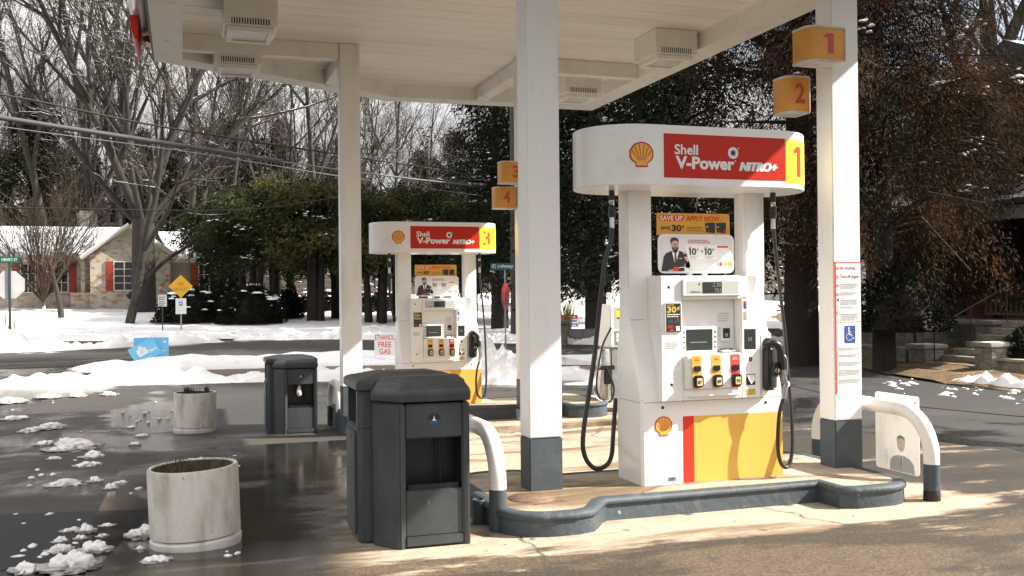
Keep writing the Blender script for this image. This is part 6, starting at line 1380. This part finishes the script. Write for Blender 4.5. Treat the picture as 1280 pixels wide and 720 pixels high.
hw('porch_post', (hx(99), hx(99) + .18, .9, 1.08, 0, EV - .1), STONE); hw('ledge', (hx(86), hx(113) - .01, .8, 1.59, -.3, .85), STONE)
# pale neighbour seen through the trees in the middle gap
c = place(738, 405, 47); r = thing('pale_house', c, 'pale house wall glimpsed between dark trees beyond the lawn sign', 'house')
MB().box(-1.6, 1.6, 0, 5, -.4, 2.8).build('wall', mat('pale_siding', (.55, .54, .52), .6), r); mb = MB(); mb.prism([(-1.9, 2.7), (1.9, 2.7), (0, 4.1)], -5.2, .2, mtx=Matrix.Rotation(R_(90), 4, 'X')); mb.build('roof', ROOFS, r)
for x in (-.8, .5): 
    w = MB().box(x, x + .6, -.03, .02, .9, 2.1).build('window', GLASSD, r); MB().box(x - .06, x + .66, -.05, -.031, .82, .9).build('window_sill', FRAMEW, w)
c = G(643, 435); c = Vector((10.2, 27.6, gz(27.6))); mb = MB(); mb.box(-.55, .55, -.3, .3, -.2, .62, 0, .03); mb.box(-.62, .62, -.36, .36, .62, .72, 0, .02)
r = thing('stone_pier', c, 'squat dark stone pier across the road beside the edge on stop sign', 'pier'); MB().box(-.55, .55, -.3, .3, -.2, .62, 0, .03).build('shaft', STONEG, r); MB().box(-.62, .62, -.36, .36, .622, .72, 0, .02).build('cap', STONEG, r)
# low dark wall along the far side of the road in the middle gap
r = thing('retaining_wall', (0, 0, 0), 'low dark stone wall across the road, seen between column and pump', 'wall'); mb = MB(); P = [Vector((11.0, 28.2, 0)), Vector((13.5, 27.0, 0)), Vector((17, 26, 0)), Vector((21, 24.5, 0))]
for a, b_ in zip(P[:-1], P[1:]):
    d = (b_ - a); ang = math.atan2(d.y, d.x); mb.box(0, d.length + .05, -.15, .15, -.4, .42, mtx=Matrix.Translation(a + Vector((0, 0, gz(a.y)))) @ Matrix.Rotation(ang, 4, 'Z'))
mb.build('stones', STONEG, r)

# ------------------------------------------------------------------ porch house on the right, facing the street (-X)
BRICK = mat('dark_brick', (.20, .08, .05), .85, col2=(.13, .06, .042), scale=9, bump=.4, bscale=40); WOODB = mat('brown_rail', (.27, .17, .10), .6); GREYW = mat('grey_white_paint', (.48, .47, .45), .55); STEP = mat('old_step', (.34, .30, .25), .85, col2=(.22, .19, .15), scale=4, spots=(.20, .12, .05), spot_scale=25, spot_size=.02)
SY = lambda px_, X: atX(px_, 420, X).y                     # where along the street a picture column falls on the plane X
GB = gz(17) + .05
X0 = 15.7                                                  # foot of the steps
ya, yb = SY(1222, X0), SY(1160, X0)
st = thing('stone_steps', (0, 0, 0), 'flight of seven worn stone steps climbing to the porch house', 'steps')
NS = 7; run = .34; zt = .72; rise = (zt - GB) / NS
for k in range(NS): MB().box(X0 + k * run, X0 + NS * run + .3, ya, yb, GB - .5 if k == 0 else GB + k * rise + .001, GB + (k + 1) * rise, bev=.012, seg=1).build('step', STEP, st)
def pier(px0, px1, X, ztop, lab, d=.55):
    y0, y1 = SY(px1, X), SY(px0, X); r = thing('stone_pier', (X, (y0 + y1) / 2, GB), lab, 'pier', 'stone piers beside the porch steps'); h = ztop - GB; w = (y1 - y0) / 2
    MB().box(0, d, -w + .05, w - .05, -.5, h - .10, bev=.02).build('shaft', STONEG, r); MB().box(-.06, d + .06, -w, w, h - .098, h, bev=.02).build('cap', mat('pier_cap', (.30, .28, .25), .8, col2=(.2, .19, .17), scale=6, snow=2.), r); return r
pier(1215, 1241, X0 - .15, atX(1228, 428, X0 - .15).z, 'stone pier with snowy cap at the foot of the steps, right side'); pier(1133, 1158, X0 - .05, atX(1145, 430, X0).z, 'stone pier at the foot of the steps, left side')
XT = X0 + NS * run
pier(1217, 1243, XT - .2, atX(1230, 401, XT - .2).z, 'stone pier at the top of the steps, right side'); pier(1143, 1164, XT - .2, atX(1152, 402, XT - .2).z, 'stone pier at the top of the steps, left side')
def wall_y(X, y0, y1, z1, lab, th=.3): 
    r = thing('stone_wall', (X, (y0 + y1) / 2, GB), lab, 'wall'); MB().box(0, th, -(y1 - y0) / 2, (y1 - y0) / 2, -.6, z1 - GB - .06, bev=.015).build('stones', STONEG, r); MB().box(-.03, th + .03, -(y1 - y0) / 2, (y1 - y0) / 2, z1 - GB - .058, z1 - GB, bev=.01).build('coping', STEP, r)
wall_y(X0 + .05, SY(1241, X0) - 6, SY(1242, X0 + .05), atX(1260, 449, X0).z, 'low stone wall right of the steps with snow above it'); wall_y(X0 + .05, SY(1132, X0 + .05), SY(1010, X0 + .05), atX(1100, 433, X0).z, 'low stone wall left of the steps holding a leafy terrace')
wall_y(XT, SY(1300, XT) - 5, SY(1244, XT), atX(1262, 409, XT).z, 'upper stone wall right of the steps, under the porch'); wall_y(XT, SY(1142, XT), SY(1000, XT), atX(1110, 408, XT).z, 'upper stone wall left of the steps, under the porch')
mb = MB(); y0, y1 = SY(1241, X0) - 6, ya - .5; mb.box(X0 + .36, XT - .01, y0, y1, GB - .4, atX(1260, 449, X0).z - .10); tag(mb.build('terrace', SNOW), 'snowy terrace strip above the low wall', 'ground', kind='structure')
mb = MB(); mb.box(X0 + .36, XT - .01, yb + .5, SY(1010, X0), GB - .4, atX(1100, 433, X0).z - .06); tag(mb.build('terrace', LEAFBANK), 'leaf covered terrace strip above the low wall', 'ground', kind='structure')
rl = thing('hand_rail', (0, 0, 0), 'black iron hand rail on the left side of the steps', 'hand rail'); MB().tube([(X0 + .1, yb - .08, GB + .9), (XT, yb - .08, zt + .9)], .02, 6).build('rail', BLACK, rl)
for k in (0, 3, 6): MB().tube([(X0 + .1 + k * run, yb - .08, GB + k * rise), (X0 + .1 + k * run, yb - .08, GB + .9 + k * (XT and (zt - GB) / (NS - .3)))], .016, 6).build('baluster', BLACK, rl)
XP = XT + .9                                               # porch edge
ph = thing('porch_house', (0, 0, 0), 'dark brick house with a deep porch and pale gable in the shade of the cedar', 'house')
yl, yr = SY(1040, XP), SY(1420, XP); zp = atX(1200, 398, XP).z
MB().box(XP, XP + 2.4, yr, yl, zp - .14, zp, bev=.01, seg=1).build('porch_floor', GREYW, ph); MB().box(XP + .06, XP + 2.4, yr + .01, yl - .01, GB - .4, zp - .141).build('porch_base', STONEG, ph)
XW = XP + 2.0; ztop = zp + 2.75
MB().box(XW, XW + 7, yr, yl, GB, ztop + .3).build('brick_wall', BRICK, ph)
dr0, dr1 = SY(1206, XW), SY(1176, XW); dd = MB().box(XW - .04, XW - .005, dr0, dr1, zp, zp + 2.1).build('door', mat('dark_door', (.02, .015, .012), .4), ph); MB().tube([(XW - .09, dr0 + .12, zp + 1.0), (XW - .041, dr0 + .12, zp + 1.0)], .03, 8).build('handle', STEEL, dd)
for a, b_ in ((1095, 1125), (1236, 1262)):
    w = MB().box(XW - .03, XW - .004, SY(b_, XW), SY(a, XW), zp + .8, zp + 2.0).build('window', GLASSD, ph); MB().box(XW - .07, XW - .031, SY(b_, XW) - .05, SY(a, XW) + .05, zp + .72, zp + .80).build('window_sill', GREYW, w)
for a in (1212, 1085, 1290): y = SY(a, XP); MB().box(XP + .1, XP + .5, y - .2, y + .2, zp + .001, ztop - .3, bev=.01, seg=1).build('porch_pillar', BRICK, ph)
def railing(p0, p1):
    a, b_ = SY(p1, XP), SY(p0, XP); mb = MB(); mb.box(XP + .26, XP + .34, a, b_, zp + .80, zp + .88); mb.box(XP + .27, XP + .33, a, b_, zp + .10, zp + .16); n = int((b_ - a) / .16)
    for i in range(n): y = a + (i + .5) * (b_ - a) / n; mb.box(XP + .28, XP + .32, y - .03, y + .03, zp + .16, zp + .80)
    mb.build('porch_railing', WOODB, ph)
railing(1218, 1282); railing(1090, 1172)
MB().box(XP - .1, XP + .25, yr, yl, ztop - .30, ztop, bev=.01, seg=1).build('porch_beam', GREYW, ph)
mb = MB(); mb.add([(XP - .5, yr, ztop), (XP - .5, yl, ztop), (XW + .2, yl, ztop + .9), (XW + .2, yr, ztop + .9)], [(0, 1, 2, 3)]); mb.add([(XP - .5, yr, ztop + .12), (XP - .5, yl, ztop + .12), (XW + .2, yl, ztop + 1.02), (XW + .2, yr, ztop + 1.02)], [(0, 3, 2, 1)]); mb.add([(XP - .5, yr, ztop), (XP - .5, yr, ztop + .12), (XP - .5, yl, ztop + .12), (XP - .5, yl, ztop)], [(0, 1, 2, 3)]); mb.build('porch_roof', mat('dark_shingle', (.06, .058, .056), .8, snow=1.2), ph)
MB().box(XW + .01, XW + 6.9, yr + .3, yl - .3, ztop + .31, ztop + 2.4).build('upper_storey', mat('pale_siding', (.55, .54, .52), .6), ph)
mb = MB(); mb.prism([(yr - .1, ztop + 2.38), (yl + .1, ztop + 2.38), ((yr + yl) / 2, ztop + 4.6)], XW - .3, XW + 7.2, mtx=Matrix(((0, 0, 1, 0), (1, 0, 0, 0), (0, 1, 0, 0), (0, 0, 0, 1)))); mb.build('roof', mat('dark_shingle', (.06, .058, .056), .8), ph)
# second house glimpsed at the far right edge
c = place(1290, 400, 34); r = thing('grey_house', c, 'grey sided house corner at the right edge beyond the cedar', 'house'); MB().box(-2, 6, 0, 6, -.4, 5.2).build('wall', mat('grey_siding', (.34, .35, .37), .6), r); mb = MB(); mb.prism([(-2.4, 5.15), (6.4, 5.15), (2, 7.6)], -6.3, .3, mtx=Matrix.Rotation(R_(90), 4, 'X')); mb.build('roof', ROOFS, r)
w = MB().box(-.8, .4, -.03, .02, 2.6, 4.0).build('window', GLASSD, r); MB().box(-.86, .46, -.05, -.031, 2.5, 2.6).build('window_sill', FRAMEW, w)
# old dispenser on the farther island
r = thing('old_pump', (5.66, 12.85, -.014), 'older steel cased pump with a silver column on the far right of the farther island', 'gas pump')
MB().box(-.02, .62, -.16, .26, 0, .72, bev=.01).build('lower_case', mat('steel_case', (.40, .40, .39), .35, .4, col2=(.3, .3, .29), scale=8), r)
uc = MB().box(-.04, .64, -.18, .28, .723, 1.32, bev=.012).build('upper_case', WHITE, r)
OPf = lambda u, v, d=0.: Vector((u, -.1815 - d, v)); mb = MB(); rect(mb, OPf, .02, .60, .98, 1.28, 0); rect(mb, lift(OPf, .001), .06, .26, 1.12, 1.25, 1); rect(mb, lift(OPf, .001), .30, .56, 1.02, 1.25, 2); rect(mb, lift(OPf, .0015), .05, .12, 1.14, 1.24, 3); rect(mb, OPf, .02, .60, .75, .95, 2); rect(mb, lift(OPf, .001), .05, .18, .80, .92, 4); rect(mb, lift(OPf, .002), .06, .17, .84, .86, 0)
mb.build('display_panel', [mat('display_grey', (.50, .51, .50), .35), SCREEN, STEEL, YELB, PAPER], uc)
FPo = lambda u, v, d=0.: Vector((u, -.1615 - d, v)); mb = MB(); rect(mb, FPo, .10, .60, .05, .70, 0); mb.build('yellow_panel', YEL, r)
mb = MB(); mb.lathe([(.098, 0), (.10, .02), (.10, .66), (.085, .70), (.0, .71)], (-.12, -.12, 0), 20); autosmooth(mb.build('silver_column', CHROME, r), 40)
mb = MB(); mb.box(-.24, 0, -.235, -.20, .42, .48, 0, .008); mb.box(-.16, -.06, -.24, -.20, .22, .42, 0, .012); mb.build('nozzle_holder', BLACK, r)
mb = MB(); mb.tube(spline([(-.06, -.25, 1.0), (-.2, -.27, .75), (-.28, -.28, .4), (-.30, -.29, .15), (-.2, -.3, -.02), (-.08, -.3, .02), (-.05, -.29, .2), (-.14, -.27, .45)]), .014, 8); mb.build('hose', RUBBER, r)
mb = MB(); mb.tube(spline([(-.22, -.26, .5), (-.36, -.3, .3), (-.34, -.32, .08), (-.2, -.36, -.02), (-.02, -.36, -.06)]), .010, 8); mb.build('hose', CHROME, r)
bpy.context.view_layer.update()
